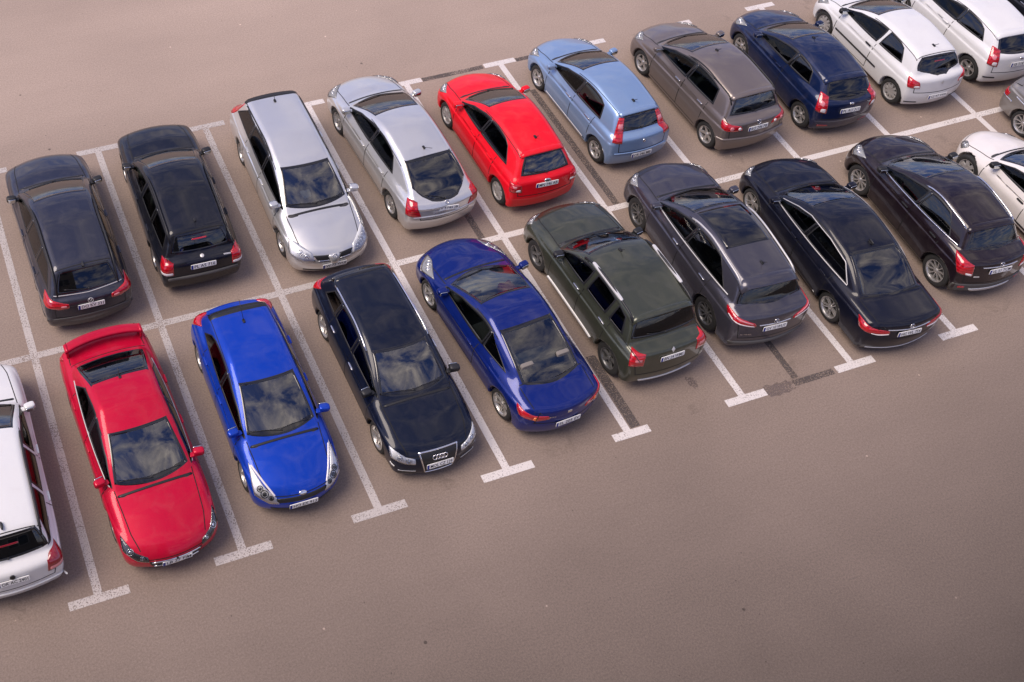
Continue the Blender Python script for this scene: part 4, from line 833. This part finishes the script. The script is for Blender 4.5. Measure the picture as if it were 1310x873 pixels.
# navy supermini
b = body_spec('A8', 3.95, 1.722, 1.48, 2.489, .80, ((1.10, .99), (.14, 1.42)), ((-1.36, 1.40), (-1.70, 1.00)), .74, (.94, 1.08), bF=.30, bR=.16, tum=.36, gpr=.12)
NAVY = paint('navy_paint', (.004, .012, .052), .2, .35)
FT = dict(b=[(.04, .60, .72), (.20, .82, .78)], t=[(.16, .60, 1.10), (.34, .72, 1.16)], d=(-1, .8, .2), rnd=.25, **{'in': [('reversing_lamp', .12, .55, .06, .32, M_WLENS), ('indicator', .3, .75, .40, .7, M_PINK)]})
FH = dict(b=[(-.14, .52, .60), (-.40, .80, .66)], t=[(-.34, .56, .74), (-.74, .74, .88)], d=(.6, .7, 1))
add('A8', 'hatchback_car', dict(body=b, paint=NAVY, doors=[(.90, -.28)], dlo=dlo(b, [(-.32, -.34, .07)], -1.12, -.98, 1.30, rnd=.06), gside=[G_SIDE, G_DARK], grear=G_DARK, rgm=.07, rgml=.10, rghi=.05, heads=[FH], tails=[FT],
    patches=[dict(name='fog_reflector', at='r', b=[(.02, .42, .34), (.08, .66, .34)], t=[(.02, .42, .38), (.08, .66, .39)], d=(-1, .3, 0), m=M_REDD, mir=1, off=.01)],
    aerial=('stub', .02), spoiler=dict(len=.12, drop=.03, wd=.08), badges=[dict(k='oval', z=.95, front=False, r=.03), dict(k='bar', z=.88, y=-.52, front=False, w=.10, h=.02)], plate=dict(z=.78, front=False, t='PL AU 313'), rim='six', rw=.30),
    'navy blue hatchback in the back row beside a white hatchback', (18.42, 8.40), (18.28, 5.90), 1)
# white supermini, black side strip
b = body_spec('A9', 4.03, 1.72, 1.49, 2.575, .82, ((1.16, .98), (.22, 1.42)), ((-1.40, 1.41), (-1.66, 1.02)), .73, (.95, 1.03), bF=.32, bR=.18, tum=.34, gpr=.11)
WH = paint('white_paint', (.66, .66, .655), .0, .4, .10)
add('A9', 'hatchback_car', dict(body=b, paint=WH, doors=[(.92, -.34)], dlo=dlo(b, [(-.34, -.38, .085)], -1.18, -.98, 1.30, rnd=.10), gside=[G_SIDE, G_DARK], grear=G_DARK, rgm=.06, rgml=.04, rgdip=.08, rgr=.22, rglo=.07,
    heads=[dict(b=[(-.14, .50, .60), (-.38, .80, .64)], t=[(-.30, .54, .74), (-.66, .76, .84)], d=(.7, .7, 1))],
    tails=[dict(b=[(.02, .58, .74), (.18, .84, .76)], t=[(.10, .60, .92), (.30, .80, .98)], d=(-1, .8, .15), rnd=.35, **{'in': [('reversing_lamp', .05, .5, .1, .45, M_WLENS)]})],
    patches=[dict(name='high_brake_lamp', at='r', b=[(.1, -.14, 1.352), (.1, .14, 1.352)], t=[(.1, -.14, 1.378), (.1, .14, 1.378)], d=(-1, 0, .4), m=M_REDD, off=.012)],
    strips=[dict(name='side_rubbing_strip', at='o', p=[(.86, .86, .52), (-.66, .86, .54)], d=(0, 1, 0), w=.045, m=M_TRIM, mir=1, th=.012), dict(name='bumper_vent', at='r', p=[(.06, .46, .33), (.16, .74, .345)], d=(-1, .5, 0), w=.03, m=M_TRIM, mir=1)],
    aerial=('stub', -1.14), badges=[dict(k='diamond', z=.88, front=False, r=.05, m=M_SILV)], plate=dict(z=.50, front=False, t='CJ 47 WIS'), rim='cap9', rw=.30, handle='black', rbz=.62, mirror='black'),
    'white hatchback with a black rubbing strip along its side', (21.0, 8.50), (20.9, 5.94), 1)
# second white supermini
b = body_spec('A10', 3.95, 1.722, 1.48, 2.489, .80, ((1.10, .99), (.14, 1.42)), ((-1.36, 1.40), (-1.70, 1.00)), .74, (.94, 1.08), bF=.30, bR=.16, tum=.36, gpr=.12)
add('A10', 'hatchback_car', dict(body=b, paint=WH, doors=[(.90, -.28)], dlo=dlo(b, [(-.32, -.34, .05)], -1.22, -1.04, 1.28, rnd=.05), gside=[G_SIDE, G_DARK], grear=G_DARK, rgm=.07, rgml=.10, rghi=.05, heads=[FH], tails=[FT],
    strips=[dict(name='bumper_vent', at='r', p=[(.05, .50, .40), (.16, .76, .42)], d=(-1, .5, 0), w=.04, m=M_TRIM, mir=1)],
    aerial=('stub', .02), spoiler=dict(len=.16, drop=.03, wd=.08), badges=[dict(k='oval', z=.93, front=False, r=.03)], plate=dict(z=.78, front=False, t='SB 518 TE'), rim='five', rw=.31),
    'white hatchback with long red tail lights at the top right', (23.42, 8.55), (23.28, 6.07), 1)
# black car in the corner
b = body_spec('A11', 4.3, 1.77, 1.48, 2.6, .88, ((1.12, .98), (.22, 1.42)), ((-1.50, 1.40), (-1.80, 1.0)), .74, (.94, 1.0))
add('A11', 'hatchback_car', dict(body=b, paint=MATS['black_paint'], doors=[(.90, -.14), (-.14, -1.0)], dlo=dlo(b, [(-.14, -.18, .05)], -1.2, -1.0, 1.30), gside=[G_SIDE, G_DARK], grear=G_DARK, heads=[FH], tails=[FT], rim='five', handle='chrome', plate=dict(z=.8, front=False, t='B 21 KLO')),
    'black car cut off by the top right corner', (25.75, 8.5), (25.72, 5.9), 1)

# white estate at the left edge
b = body_spec('B0', 4.57, 1.77, 1.48, 2.578, .90, ((1.08, .98), (.28, 1.42)), ((-1.82, 1.40), (-2.10, .98)), .74, (.93, .97), bR=.12, gpr=.08)
add('B0', 'estate_car', dict(body=b, paint=WH, doors=[(.90, -.12), (-.12, -1.05)], dlo=dlo(b, [(-.12, -.14, .08), (-.98, -.98, .08)], -1.98, -1.64, 1.30, rnd=.05), gside=[G_SIDE, G_DARK, G_DARK], grear=G_DARK, rgm=.06, rgml=.04,
    tails=[dict(b=[(.0, .60, .68), (.03, .70, .68), (.2, .88, .70)], t=[(.05, .62, .92), (.08, .70, .95), (.26, .88, .96)], d=(-1, .6, .15), m=M_REDD, **{'in': [('indicator', .1, .8, .08, .40, M_PINK)]})],
    patches=[dict(name='high_brake_lamp', at='r', b=[(.1, -.20, 1.365), (.1, .20, 1.365)], t=[(.1, -.20, 1.395), (.1, .20, 1.395)], d=(-1, 0, .5), m=M_REDD, off=.012)],
    strips=[dict(name='bumper_step', at='r', p=[(.06, -.84, .46), (0, 0, .45), (.06, .84, .46)], d=(-1, 0, .2), w=.03, m='paint', th=.02)],
    rails=dict(x=(.15, -1.72), m=M_TRIM), aerial=('fin', -1.50), badges=[dict(k='disc', z=.86, front=False, r=.045, m=M_TRIM)], plate=dict(z=.76, front=False, t='OK AC 2401'), rim='five', rw=.32, rwiper=(0, .5), dash=M_DASHL),
    'white estate car cut off by the left edge', x=-1.25, y=2.48, head=89.5)
# red saloon with boot spoiler
b = body_spec('B1', 4.57, 1.76, 1.48, 2.635, .98, ((1.15, .96), (.22, 1.38)), ((-.92, 1.385), (-1.66, 1.02)), .70, (.92, .99), deck=1.0, bF=.26, bR=.16, tum=.34, gpr=.10, roofmid=-.25)
CRIM = paint('crimson_paint', (.50, .002, .030), .2, .4, .07, .55)
add('B1', 'saloon_car', dict(body=b, paint=CRIM, boot=1, doors=[(.92, -.14), (-.14, -1.02)], dlo=dlo(b, [(-.14, -.18, .05)], -1.25, -.98, 1.26, rnd=.08), gside=[G_SIDE, G_SIDE], grear=G_REAR, rgm=.05, rgml=.05, rglo=.035, rghi=.02,
    heads=[dict(b=[(-.06, .46, .50), (-.14, .64, .52), (-.36, .82, .60)], t=[(-.12, .46, .58), (-.24, .64, .63), (-.58, .80, .74)], d=(.8, .5, .8), m=M_DREFL, rnd=.15, bowls=((.2, .5, .035), (.62, .5, .055)))],
    patches=[dict(name='grille', at='f', b=[(0, -.42, .36), (0, 0, .34), (0, .42, .36)], t=[(0, -.46, .50), (0, 0, .51), (0, .46, .50)], d=(1, 0, .2), m=M_TRIM, bars=(.06, .95), br=.014, rnd=.1)],
    strips=[dict(name='side_window_chrome', at='o', p=[(.95, .86, .945), (0, .86, .96), (-1.25, .86, .985)], d=(0, 1, 0), w=.022, m=M_SILV, mir=1)],
    wing=dict(x=.08, z=1.165, w=.73), aerial=('stub', -.80), badges=[dict(k='diamond', z=.50, front=True, r=.035, off=.02, m=M_TRIM)], plate=dict(z=.43, front=True, t='LB 27 FIM'), rim='ten', rw=.32, tails=[dict(b=[(.0, .45, .74), (.2, .86, .78)], t=[(.03, .45, .88), (.24, .86, .92)], d=(-1, .6, .1))], nosegap=.55, hoodw=.68),
    'crimson red saloon car with a raised boot spoiler, nose to the camera', (.50, .83), (.40, 3.49), -1)
# blue hatchback nose to camera
b = body_spec('B2', 4.045, 1.72, 1.455, 2.57, .83, ((1.14, .97), (.14, 1.385)), ((-1.38, 1.36), (-1.70, 1.02)), .72, (.93, 1.05), bF=.32, bR=.16, tum=.34, gpr=.12)
BLUE = paint('bright_blue_paint', (.004, .045, .40), .3, .35, .07, .6)
add('B2', 'hatchback_car', dict(body=b, paint=BLUE, doors=[(.92, -.14), (-.14, -.98)], dlo=dlo(b, [(-.14, -.18, .05)], -1.28, -1.05, 1.25, rnd=.06), gside=[G_SIDE, G_DARK], grear=G_DARK,
    heads=[dict(b=[(-.05, .44, .56), (-.10, .60, .56), (-.30, .80, .62)], t=[(-.13, .46, .64), (-.34, .60, .72), (-.80, .76, .88)], d=(.7, .6, 1), m=M_REFL, bm=M_DREFL, rnd=.05, bowls=((.22, .45, .04), (.45, .45, .065), (.62, .5, .05)))],
    strips=[dict(name='headlight_edge', at='f', p=[(-.16, .48, .68), (-.42, .585, .74), (-.74, .715, .86)], d=(.5, .2, 1), w=.035, m=M_WLENS, mir=1, th=.012)],
    patches=[dict(name='grille', at='f', b=[(0, -.42, .57), (0, 0, .55), (0, .42, .57)], t=[(-.06, -.47, .64), (-.04, 0, .64), (-.06, .47, .64)], d=(1, 0, .5), m=M_TRIM, rnd=.15),
             dict(name='air_intake', at='f', b=[(0, -.50, .26), (0, .50, .26)], t=[(0, -.56, .36), (0, .56, .36)], d=(1, 0, 0), m=M_TRIM, rnd=.1)],
    aerial=('rod', -1.10), spoiler=dict(m=M_TRIM, len=.14, drop=.04), tails=[dict(b=[(.0, .58, .80), (.2, .84, .84)], t=[(.10, .56, 1.02), (.36, .80, 1.06)], d=(-1, .8, .2))], badges=[dict(k='oval', z=.665, front=True, r=.042, off=.012)], plate=dict(z=.46, front=True, t='HO EX 913'), rim='seven', rw=.31, hoodw=.66),
    'bright blue hatchback with white edged headlights, nose to the camera', (2.91, 1.06), (2.92, 3.6), -1)
# black hatchback with silver rails and four rings
b = body_spec('B3', 4.29, 1.765, 1.43, 2.578, .92, ((1.06, .95), (.20, 1.365)), ((-1.55, 1.35), (-1.86, .98)), .72, (.92, .97), bF=.22, bR=.14, tum=.33, gpr=.09, kn=.11, nose=[(.1, -.05), (.25, 0), (.42, -.01), (.58, -.06), (.70, -.13), (.9, -.24)])
BKB = paint('blue_black_paint', (.005, .008, .020), .1, .35, .04, .6)
add('B3', 'hatchback_car', dict(body=b, paint=BKB, doors=[(.88, -.14), (-.14, -1.0)], dlo=dlo(b, [(-.14, -.17, .06), (-.98, -.98, .06)], -1.55, -1.35, 1.24, rnd=.05), gside=[G_SIDE, G_DARK, G_DARK], grear=G_DARK,
    heads=[dict(b=[(-.06, .46, .53), (-.12, .62, .53), (-.32, .82, .57)], t=[(-.10, .46, .63), (-.18, .62, .66), (-.50, .80, .70)], d=(.8, .55, .7), m=M_REFL, rnd=.12, bowls=((.25, .5, .045), (.58, .5, .045)))],
    patches=[dict(name='grille', at='f', b=[(0, -.27, .28), (0, .27, .28)], t=[(-.14, -.37, .71), (-.14, .37, .71)], d=(1, 0, .5), m=M_TRIM, ring=M_CHROME, rnd=.06, nv=10),
             dict(name='air_intake', at='f', b=[(-.04, .44, .28), (-.12, .72, .30)], t=[(-.04, .44, .38), (-.12, .72, .38)], d=(1, .2, 0), m=M_TRIM, mir=1)],
    strips=[dict(name='intake_trim', at='f', p=[(-.04, .44, .335), (-.14, .74, .36)], d=(1, .3, 0), w=.02, m=M_SILV, mir=1), dict(name='bumper_trim', at='f', p=[(-.2, .80, .42), (-.3, .84, .43)], d=(1, .8, 0), w=.03, m=M_SILV, mir=1)],
    rails=dict(x=(.10, -1.45), m=M_CHROME, h=.03, r=.018), spoiler=dict(m=M_GLOSSB, len=.14, drop=.04), tails=[dict(b=[(.0, .56, .74), (.2, .84, .76)], t=[(.05, .56, .92), (.26, .84, .94)], d=(-1, .7, .1))], badges=[dict(k='rings4', z=.60, front=True, r=.045, off=.014)], plate=dict(z=.44, front=True, t='MOL CZ 129'), rim='five', rw=.32, rr=.225, handle='chrome', mirror='black'),
    'black hatchback with silver roof rails and a chrome framed grille', (5.48, 1.03), (5.47, 3.61), -1)
# deep blue coupe
b = body_spec('B4', 4.815, 1.868, 1.40, 2.725, 1.02, ((1.20, .93), (.20, 1.345)), ((-.72, 1.34), (-1.62, .985)), .68, (.88, .95), deck=.93, bF=.30, bR=.30, tum=.36, gpr=.16, pr=.10, pf=.10, roofmid=-.2, rscv=.03, smk=.10, krr=.10, crown=.07)
DBL = paint('deep_blue_paint', (.003, .015, .15), .3, .33, .03, .8)
add('B4', 'coupe_car', dict(body=b, paint=DBL, boot=1, doors=[(.98, -.36)], dlo=dlo(b, [(-.42, -.42, .03)], -1.30, -.72, 1.20, rnd=.06), gside=[G_SIDE, G_DARK], grear=glass('pale_rear_glass', (.55, .64, .66), 2.0), rgm=.06, rgml=.07, rglo=-.01, rghi=.015, rgr=.10, tgw=.66,
    heads=[dict(b=[(-.30, .50, .58), (-.55, .86, .60)], t=[(-.50, .56, .70), (-1.0, .82, .80)], d=(.5, .7, 1))],
    tails=[dict(b=[(.0, .40, .70), (.05, .66, .66), (.34, .88, .72)], t=[(.03, .42, .78), (.08, .68, .80), (.48, .86, .86)], d=(-1, .6, .25), rnd=.25, dots=[('indicator', .42, .5, .042, M_ORANGE)])],
    badges=[dict(k='text', t='407', z=.735, y=.33, front=False, w=.14, h=.03), dict(k='bar', z=.80, front=False, w=.09, h=.055)], plate=dict(z=.545, front=False, t='EL 205 EV'), rim='seven', rw=.325, rr=.225, handle='paint', rbz=.58, inside=[('folded_jacket', .55, -.35, .86, (.3, .3, .25), M_REDRF, 'red jacket behind the windscreen of the deep blue coupe', 'jacket')], gws=glass('clear_windscreen_glass', (.74, .82, .82), 1.8), seat=M_SEATL, dash=M_DASHL),  # folded_jacket: added red shape standing in for a red windscreen reflection
    'deep blue coupe with a sloping pale rear window and red tail lights', (7.77, 3.70), (7.95, .98), 1)
# olive off-roader
b = body_spec('B5', 4.315, 1.822, 1.66, 2.673, .82, ((.98, 1.08), (.28, 1.56)), ((-1.52, 1.57), (-1.76, 1.14)), .86, (1.05, 1.10), bF=.22, bR=.12, tum=.17, kg=.06, kroof=.06, krr=.04, fl=.055, zbot=.27, rw=.34, zs=.72, kt=.15, crown=.06)
OLV = paint('olive_grey_paint', (.060, .066, .046), .5, .35)
add('B5', 'off_road_car', dict(body=b, paint=OLV, doors=[(.82, -.16), (-.16, -1.04)], dlo=dlo(b, [(-.16, -.20, .10), (-.95, -.98, .12)], -1.48, -1.34, 1.44, rnd=.10), gside=[G_SIDE, G_DARK, G_DARK], grear=G_DARK, rgm=.06, rgml=.03,
    heads=[dict(b=[(-.08, .48, .66), (-.30, .84, .68)], t=[(-.14, .50, .82), (-.42, .82, .84)], d=(.8, .6, .6))],
    tails=[dict(b=[(.02, .62, .78), (.16, .86, .80)], t=[(.05, .62, 1.06), (.22, .84, 1.08)], d=(-1, .7, .1), rnd=.10, **{'in': [('reversing_lamp', .18, .7, .40, .66, M_PINK)]})],
    patches=[dict(name='skid_plate', at='r', b=[(.04, -.56, .33), (0, 0, .31), (.04, .56, .33)], t=[(.03, -.6, .375), (0, 0, .36), (.03, .6, .375)], d=(-1, 0, 0), m=M_SILV, off=.015)],
    strips=[dict(name='side_step', at='o', p=[(.80, .93, .34), (-.80, .93, .34)], d=(0, 1, .1), w=.04, m=M_SILV, mir=1, th=.035)],
    rails=dict(x=(.22, -1.42), m=M_TRIM, m2=M_PSILV, seg=(2, 11), h=.05, r=.024), aerial=('stub', .10), badges=[dict(k='diamond', z=1.045, front=False, r=.05, m=M_SILV)], plate=dict(z=.89, front=False, t='BN 24 WMS'), rim='dark5', rw=.34, rr=.215, handle='chrome', mirror='black', spoiler=dict(len=.10, drop=.02, wd=.08), inside=[('parking_card', .66, -.42, 1.14, (.03, .16, .1), M_STICK, 'green card behind the windscreen of the olive off-road car', 'card')], rwiper=(0, .4), gws=G_WS),
    'olive grey off-road car with silver covers on its roof rails', (10.28, 3.87), (10.35, 1.20), 1)
# grey crossover with glass roof
b = body_spec('B6', 4.64, 1.82, 1.68, 2.705, .92, ((1.16, 1.08), (.26, 1.57)), ((-1.70, 1.58), (-1.98, 1.12)), .88, (1.04, 1.16), bF=.30, bR=.16, tum=.30, fl=.03, zbot=.24, rw=.355, zs=.72, gpr=.10)
DGV = paint('violet_grey_paint', (.062, .060, .078), .5, .33)
add('B6', 'crossover_car', dict(body=b, paint=DGV, doors=[(.96, -.12), (-.12, -1.08)], dlo=dlo(b, [(-.12, -.16, .05)], -1.52, -1.22, 1.38, rnd=.06), gside=[G_SIDE, G_DARK], grear=G_DARK, rgm=.06, rgml=.03, rghi=.07,
    heads=[dict(b=[(-.20, .50, .70), (-.48, .86, .74)], t=[(-.34, .54, .80), (-.70, .84, .90)], d=(.6, .7, .9))],
    tails=[dict(b=[(.0, .46, .84), (.03, .66, .88), (.38, .90, .98)], t=[(.02, .46, .93), (.08, .70, 1.03), (.46, .90, 1.10)], d=(-1, .75, .15), rnd=.2, m=M_RED, **{'in': [('reversing_lamp', .05, .95, .06, .30, M_WLENS), ('indicator', .1, .7, .62, .88, M_PINK)]})],
    patches=[dict(name='glass_roof', at='o', b=[(.20, -.50, 1.7), (-.85, -.50, 1.7)], t=[(.20, .50, 1.7), (-.85, .50, 1.7)], d=(0, 0, 1), m=M_GLOSSB, off=.004, nu=16, nv=12, rnd=.05), dict(name='bumper_lower', at='r', b=[(.05, -.80, .36), (0, 0, .34), (.05, .80, .36)], t=[(.03, -.84, .46), (0, 0, .44), (.03, .84, .46)], d=(-1, 0, 0), m=M_GREYP, off=.015, bulge=.02)],
    strips=[dict(name='side_window_chrome', at='o', p=[(.98, .86, 1.055), (0, .86, 1.095), (-1.55, .86, 1.16)], d=(0, 1, 0), w=.028, m=M_SILV, mir=1), dict(name='tailgate_chrome', at='r', p=[(0, -.34, .865), (0, .34, .865)], d=(-1, 0, 0), w=.03, m=M_CHROME)],
    rails=dict(x=(.12, -1.60), m=M_SILV, h=.04, r=.02), aerial=('stub', -1.30), spoiler=dict(len=.22, drop=.05, wd=.10), badges=[dict(k='ring', z=.93, front=False, r=.05), dict(k='text', t='X-TRAIL', z=.66, y=.56, front=False, w=.24, h=.035)], plate=dict(z=.78, front=False, t='GV 10 WUT'), rim='dark10', rw=.355, rr=.235, handle='chrome', rbz=.56),
    'violet grey crossover with a dark glass roof panel and silver rails', (12.89, 4.22), (12.76, 1.55), 1)
# black saloon
b = body_spec('B7', 4.87, 1.854, 1.47, 2.874, .85, ((1.15, .97), (.28, 1.40)), ((-1.0, 1.40), (-1.80, 1.00)), .76, (.93, .98), deck=.98, bF=.24, bR=.22, tum=.34, gpr=.13, roofmid=-.2, rscv=.025, smk=.05)
BLK2 = paint('night_black_paint', (.005, .006, .014), .0, .35, .04, .65)
add('B7', 'saloon_car', dict(body=b, paint=BLK2, boot=1, doors=[(.98, -.10), (-.10, -1.12)], dlo=dlo(b, [(-.10, -.14, .06)], -1.42, -1.12, 1.24, rnd=.06), gside=[G_SIDE, G_DARK], grear=glass('blue_saloon_glass', (.10, .14, .17), 2.0), rgm=.06, rgml=.07, rglo=.0, rghi=.02, tgw=.68,
    heads=[dict(b=[(-.10, .50, .60), (-.34, .84, .64)], t=[(-.16, .52, .72), (-.48, .82, .76)], d=(.8, .6, .7))],
    tails=[dict(b=[(.0, .44, .72), (.05, .68, .70), (.36, .90, .74)], t=[(.02, .46, .81), (.07, .70, .84), (.46, .89, .90)], d=(-1, .6, .15), rnd=.15, **{'in': [('reversing_lamp', .02, .6, .02, .16, M_WLENS)]})],
    strips=[dict(name='side_window_chrome', at='o', p=[(.98, .86, .945), (0, .86, .965), (-1.45, .86, .985)], d=(0, 1, 0), w=.024, m=M_SILV, mir=1), dict(name='boot_chrome', at='r', p=[(0, -.46, .82), (0, 0, .81), (0, .46, .82)], d=(-1, 0, 0), w=.022, m=M_CHROME), dict(name='sill_chrome', at='o', p=[(-.95, .90, .27), (-1.0, .90, .27)], d=(0, 1, 0), w=.02, m=M_SILV), dict(name='bumper_chrome', at='r', p=[(.02, -.70, .275), (0, 0, .265), (.02, .70, .275)], d=(-1, 0, -.1), w=.022, m=M_SILV),
            dict(name='roof_window_chrome', at='o', p=[(.85, .72, 1.04), (.45, .68, 1.22), (.10, .64, 1.315), (-.55, .64, 1.325), (-1.10, .66, 1.26), (-1.44, .72, 1.0)], d=(0, 1, .2), w=.02, m=M_SILV, mir=1)],
    aerial=('fin', -.86), badges=[dict(k='star', z=.89, front=False, r=.048, off=.012)], plate=dict(z=.72, front=False, t='HG WL 754'), rim='twin5', rw=.325, rr=.225, rbz=.58, inside=[('red_cloth', .66, -.2, .92, (.12, .2, .1), M_REDRF, 'red cloth on the dashboard of the black saloon', 'cloth')]),  # red_cloth: added red shape standing in for a red windscreen reflection
    'black saloon car with chrome window trim and a long boot', (15.50, 3.86), (15.29, 1.0), 1)
# black-brown crossover
b = body_spec('B8', 4.365, 1.837, 1.62, 2.613, .86, ((1.18, 1.05), (.18, 1.53)), ((-1.48, 1.53), (-1.78, 1.10)), .84, (1.02, 1.14), bF=.32, bR=.20, tum=.34, fl=.03, zbot=.23, rw=.345, zs=.70, gpr=.13)
BBR = paint('plum_black_paint', (.015, .009, .013), .25, .33)
add('B8', 'crossover_car', dict(body=b, paint=BBR, doors=[(.94, -.14), (-.14, -1.02)], dlo=dlo(b, [(-.14, -.18, .06)], -1.30, -1.10, 1.36, rnd=.05), gside=[G_SIDE, G_DARK], grear=G_DARK, rgm=.09, rgml=.06,
    heads=[dict(b=[(-.20, .50, .66), (-.46, .84, .70)], t=[(-.36, .54, .78), (-.80, .80, .90)], d=(.6, .7, 1))],
    tails=[dict(b=[(.02, .62, .74), (.20, .88, .80)], t=[(.14, .60, 1.02), (.46, .86, 1.12)], d=(-1, .85, .2), rnd=.2, **{'in': [('reversing_lamp', .05, .45, .04, .22, M_WLENS)]})],
    patches=[dict(name='bumper_lower', at='r', b=[(.05, -.82, .30), (0, 0, .28), (.05, .82, .30)], t=[(.03, -.84, .52), (0, 0, .50), (.03, .84, .52)], d=(-1, 0, 0), m=M_GREYP, off=.012, nv=8), dict(name='skid_plate', at='r', b=[(.0, -.42, .30), (0, .42, .30)], t=[(.0, -.5, .38), (0, .5, .38)], d=(-1, 0, 0), m=M_SILV, off=.026, rnd=.15),
             dict(name='fog_lamp', at='r', b=[(.05, .60, .40), (.1, .72, .40)], t=[(.05, .60, .46), (.1, .72, .46)], d=(-1, .2, 0), m=M_RED, off=.02, mir=1, rnd=.4)],
    strips=[dict(name='side_window_chrome', at='o', p=[(.98, .86, 1.04), (0, .86, 1.085), (-1.32, .86, 1.135)], d=(0, 1, 0), w=.028, m=M_CHROME, mir=1), dict(name='tailgate_chrome', at='r', p=[(0, -.40, .95), (0, .40, .95)], d=(-1, 0, 0), w=.024, m=M_CHROME)],
    rails=dict(x=(.02, -1.20), m=M_CHROME, h=.03, r=.018), badges=[dict(k='ring', z=1.0, front=False, r=.045), dict(k='bar', y=.46, z=.72, front=False, w=.12, h=.03, m=M_SILV)], plate=dict(z=.86, front=False, t='VL 51 TCM'), rim='ten', rw=.345, rr=.235, handle='black', mirror='black', inside=[('red_cloth', .74, -.1, 1.0, (.12, .2, .12), M_REDRF, 'red cloth on the dashboard of the plum black crossover', 'cloth')], spoiler=dict(len=.12, drop=.03, wd=.09)),  # red_cloth: added red shape standing in for a red windscreen reflection
    'plum black crossover with chrome roof rails in front of the white hatchback', (18.20, 3.62), (18.02, 1.02), 1)
# small white car at right edge
b = body_spec('B9', 3.80, 1.66, 1.38, 2.446, .80, ((.98, .93), (.10, 1.325)), ((-1.16, 1.30), (-1.62, .92)), .66, (.88, .94), bF=.46, bR=.28, tum=.36, gpr=.16, pf=.12, pr=.10, kt=.22, kn=.24, crown=.09, wsm=.06)
CRM = paint('cream_white_paint', (.72, .685, .655), .0, .4, .12)
add('B9', 'small_car', dict(body=b, paint=CRM, doors=[(.86, -.36)], dlo=dlo(b, [(-.42, -.44, .09)], -1.05, -.85, 1.18, rnd=.14), gside=[G_SIDE, G_SIDE], grear=G_REAR,
    heads=[dict(b=[(-.16, .50, .54), (-.34, .70, .55)], t=[(-.30, .48, .66), (-.50, .66, .70)], d=(.7, .6, .9), rnd=.6, bowls=((.5, .5, .06),))],
    tails=[dict(b=[(.02, .56, .68), (.2, .78, .7)], t=[(.08, .56, .84), (.28, .78, .86)], d=(-1, .7, .1), rnd=.4)],
    strips=[dict(name='sill_trim', at='o', p=[(.82, .82, .30), (-.80, .82, .30)], d=(0, 1, 0), w=.05, m=M_TRIM, mir=1)], rim='cap6', rw=.28, handle='black', mirror='black', hz=.16, inside=[('red_cloth', .60, -.25, .84, (.14, .22, .1), M_REDRF, 'red cloth on the dashboard of the small white car', 'cloth')]),  # red_cloth: added red shape standing in for a red windscreen reflection
    'small rounded white car with oval headlights at the right edge', x=21.36, y=2.20, head=88)
# grey estate at the right edge, tail to the centre line
b = body_spec('B10', 4.45, 1.78, 1.62, 2.62, .88, ((1.05, 1.02), (.25, 1.53)), ((-1.55, 1.52), (-1.92, 1.02)), .80, (.98, 1.02), bR=.18, tum=.30)
GRY = paint('warm_grey_paint', (.25, .235, .22), .5, .35)
add('B10', 'estate_car', dict(body=b, paint=GRY, doors=[(.90, -.12), (-.12, -1.04)], dlo=dlo(b, [(-.12, -.15, .06), (-.98, -.98, .06)], -1.62, -1.42, 1.40), gside=[G_SIDE, G_DARK, G_DARK], grear=G_DARK,
    tails=[dict(b=[(.0, .60, .62), (.26, .88, .62)], t=[(.02, .60, .76), (.28, .88, .76)], d=(-1, .7, .1))],
    strips=[dict(name='bumper_chrome', at='r', p=[(.01, .2, .60), (.10, .80, .60), (.45, .90, .60)], d=(-.6, 1, 0), w=.035, m=M_CHROME, mir=1), dict(name='side_chrome', at='o', p=[(-1.75, .9, .78), (-1.0, .9, .74), (.9, .9, .70)], d=(0, 1, 0), w=.03, m=M_CHROME, mir=1)],
    rim='ten', rw=.33, rr=.225, handle='chrome'),
    'warm grey car with chrome strips cut off by the right edge', x=23.74, y=2.90, head=-91)
random.seed(4)
ONLY = globals().get('ONLY_CARS')
for i, (kind, S, label, loc, h) in enumerate(CARS):
    if ONLY is None or i in ONLY: build_car(S, kind, label, loc, h)
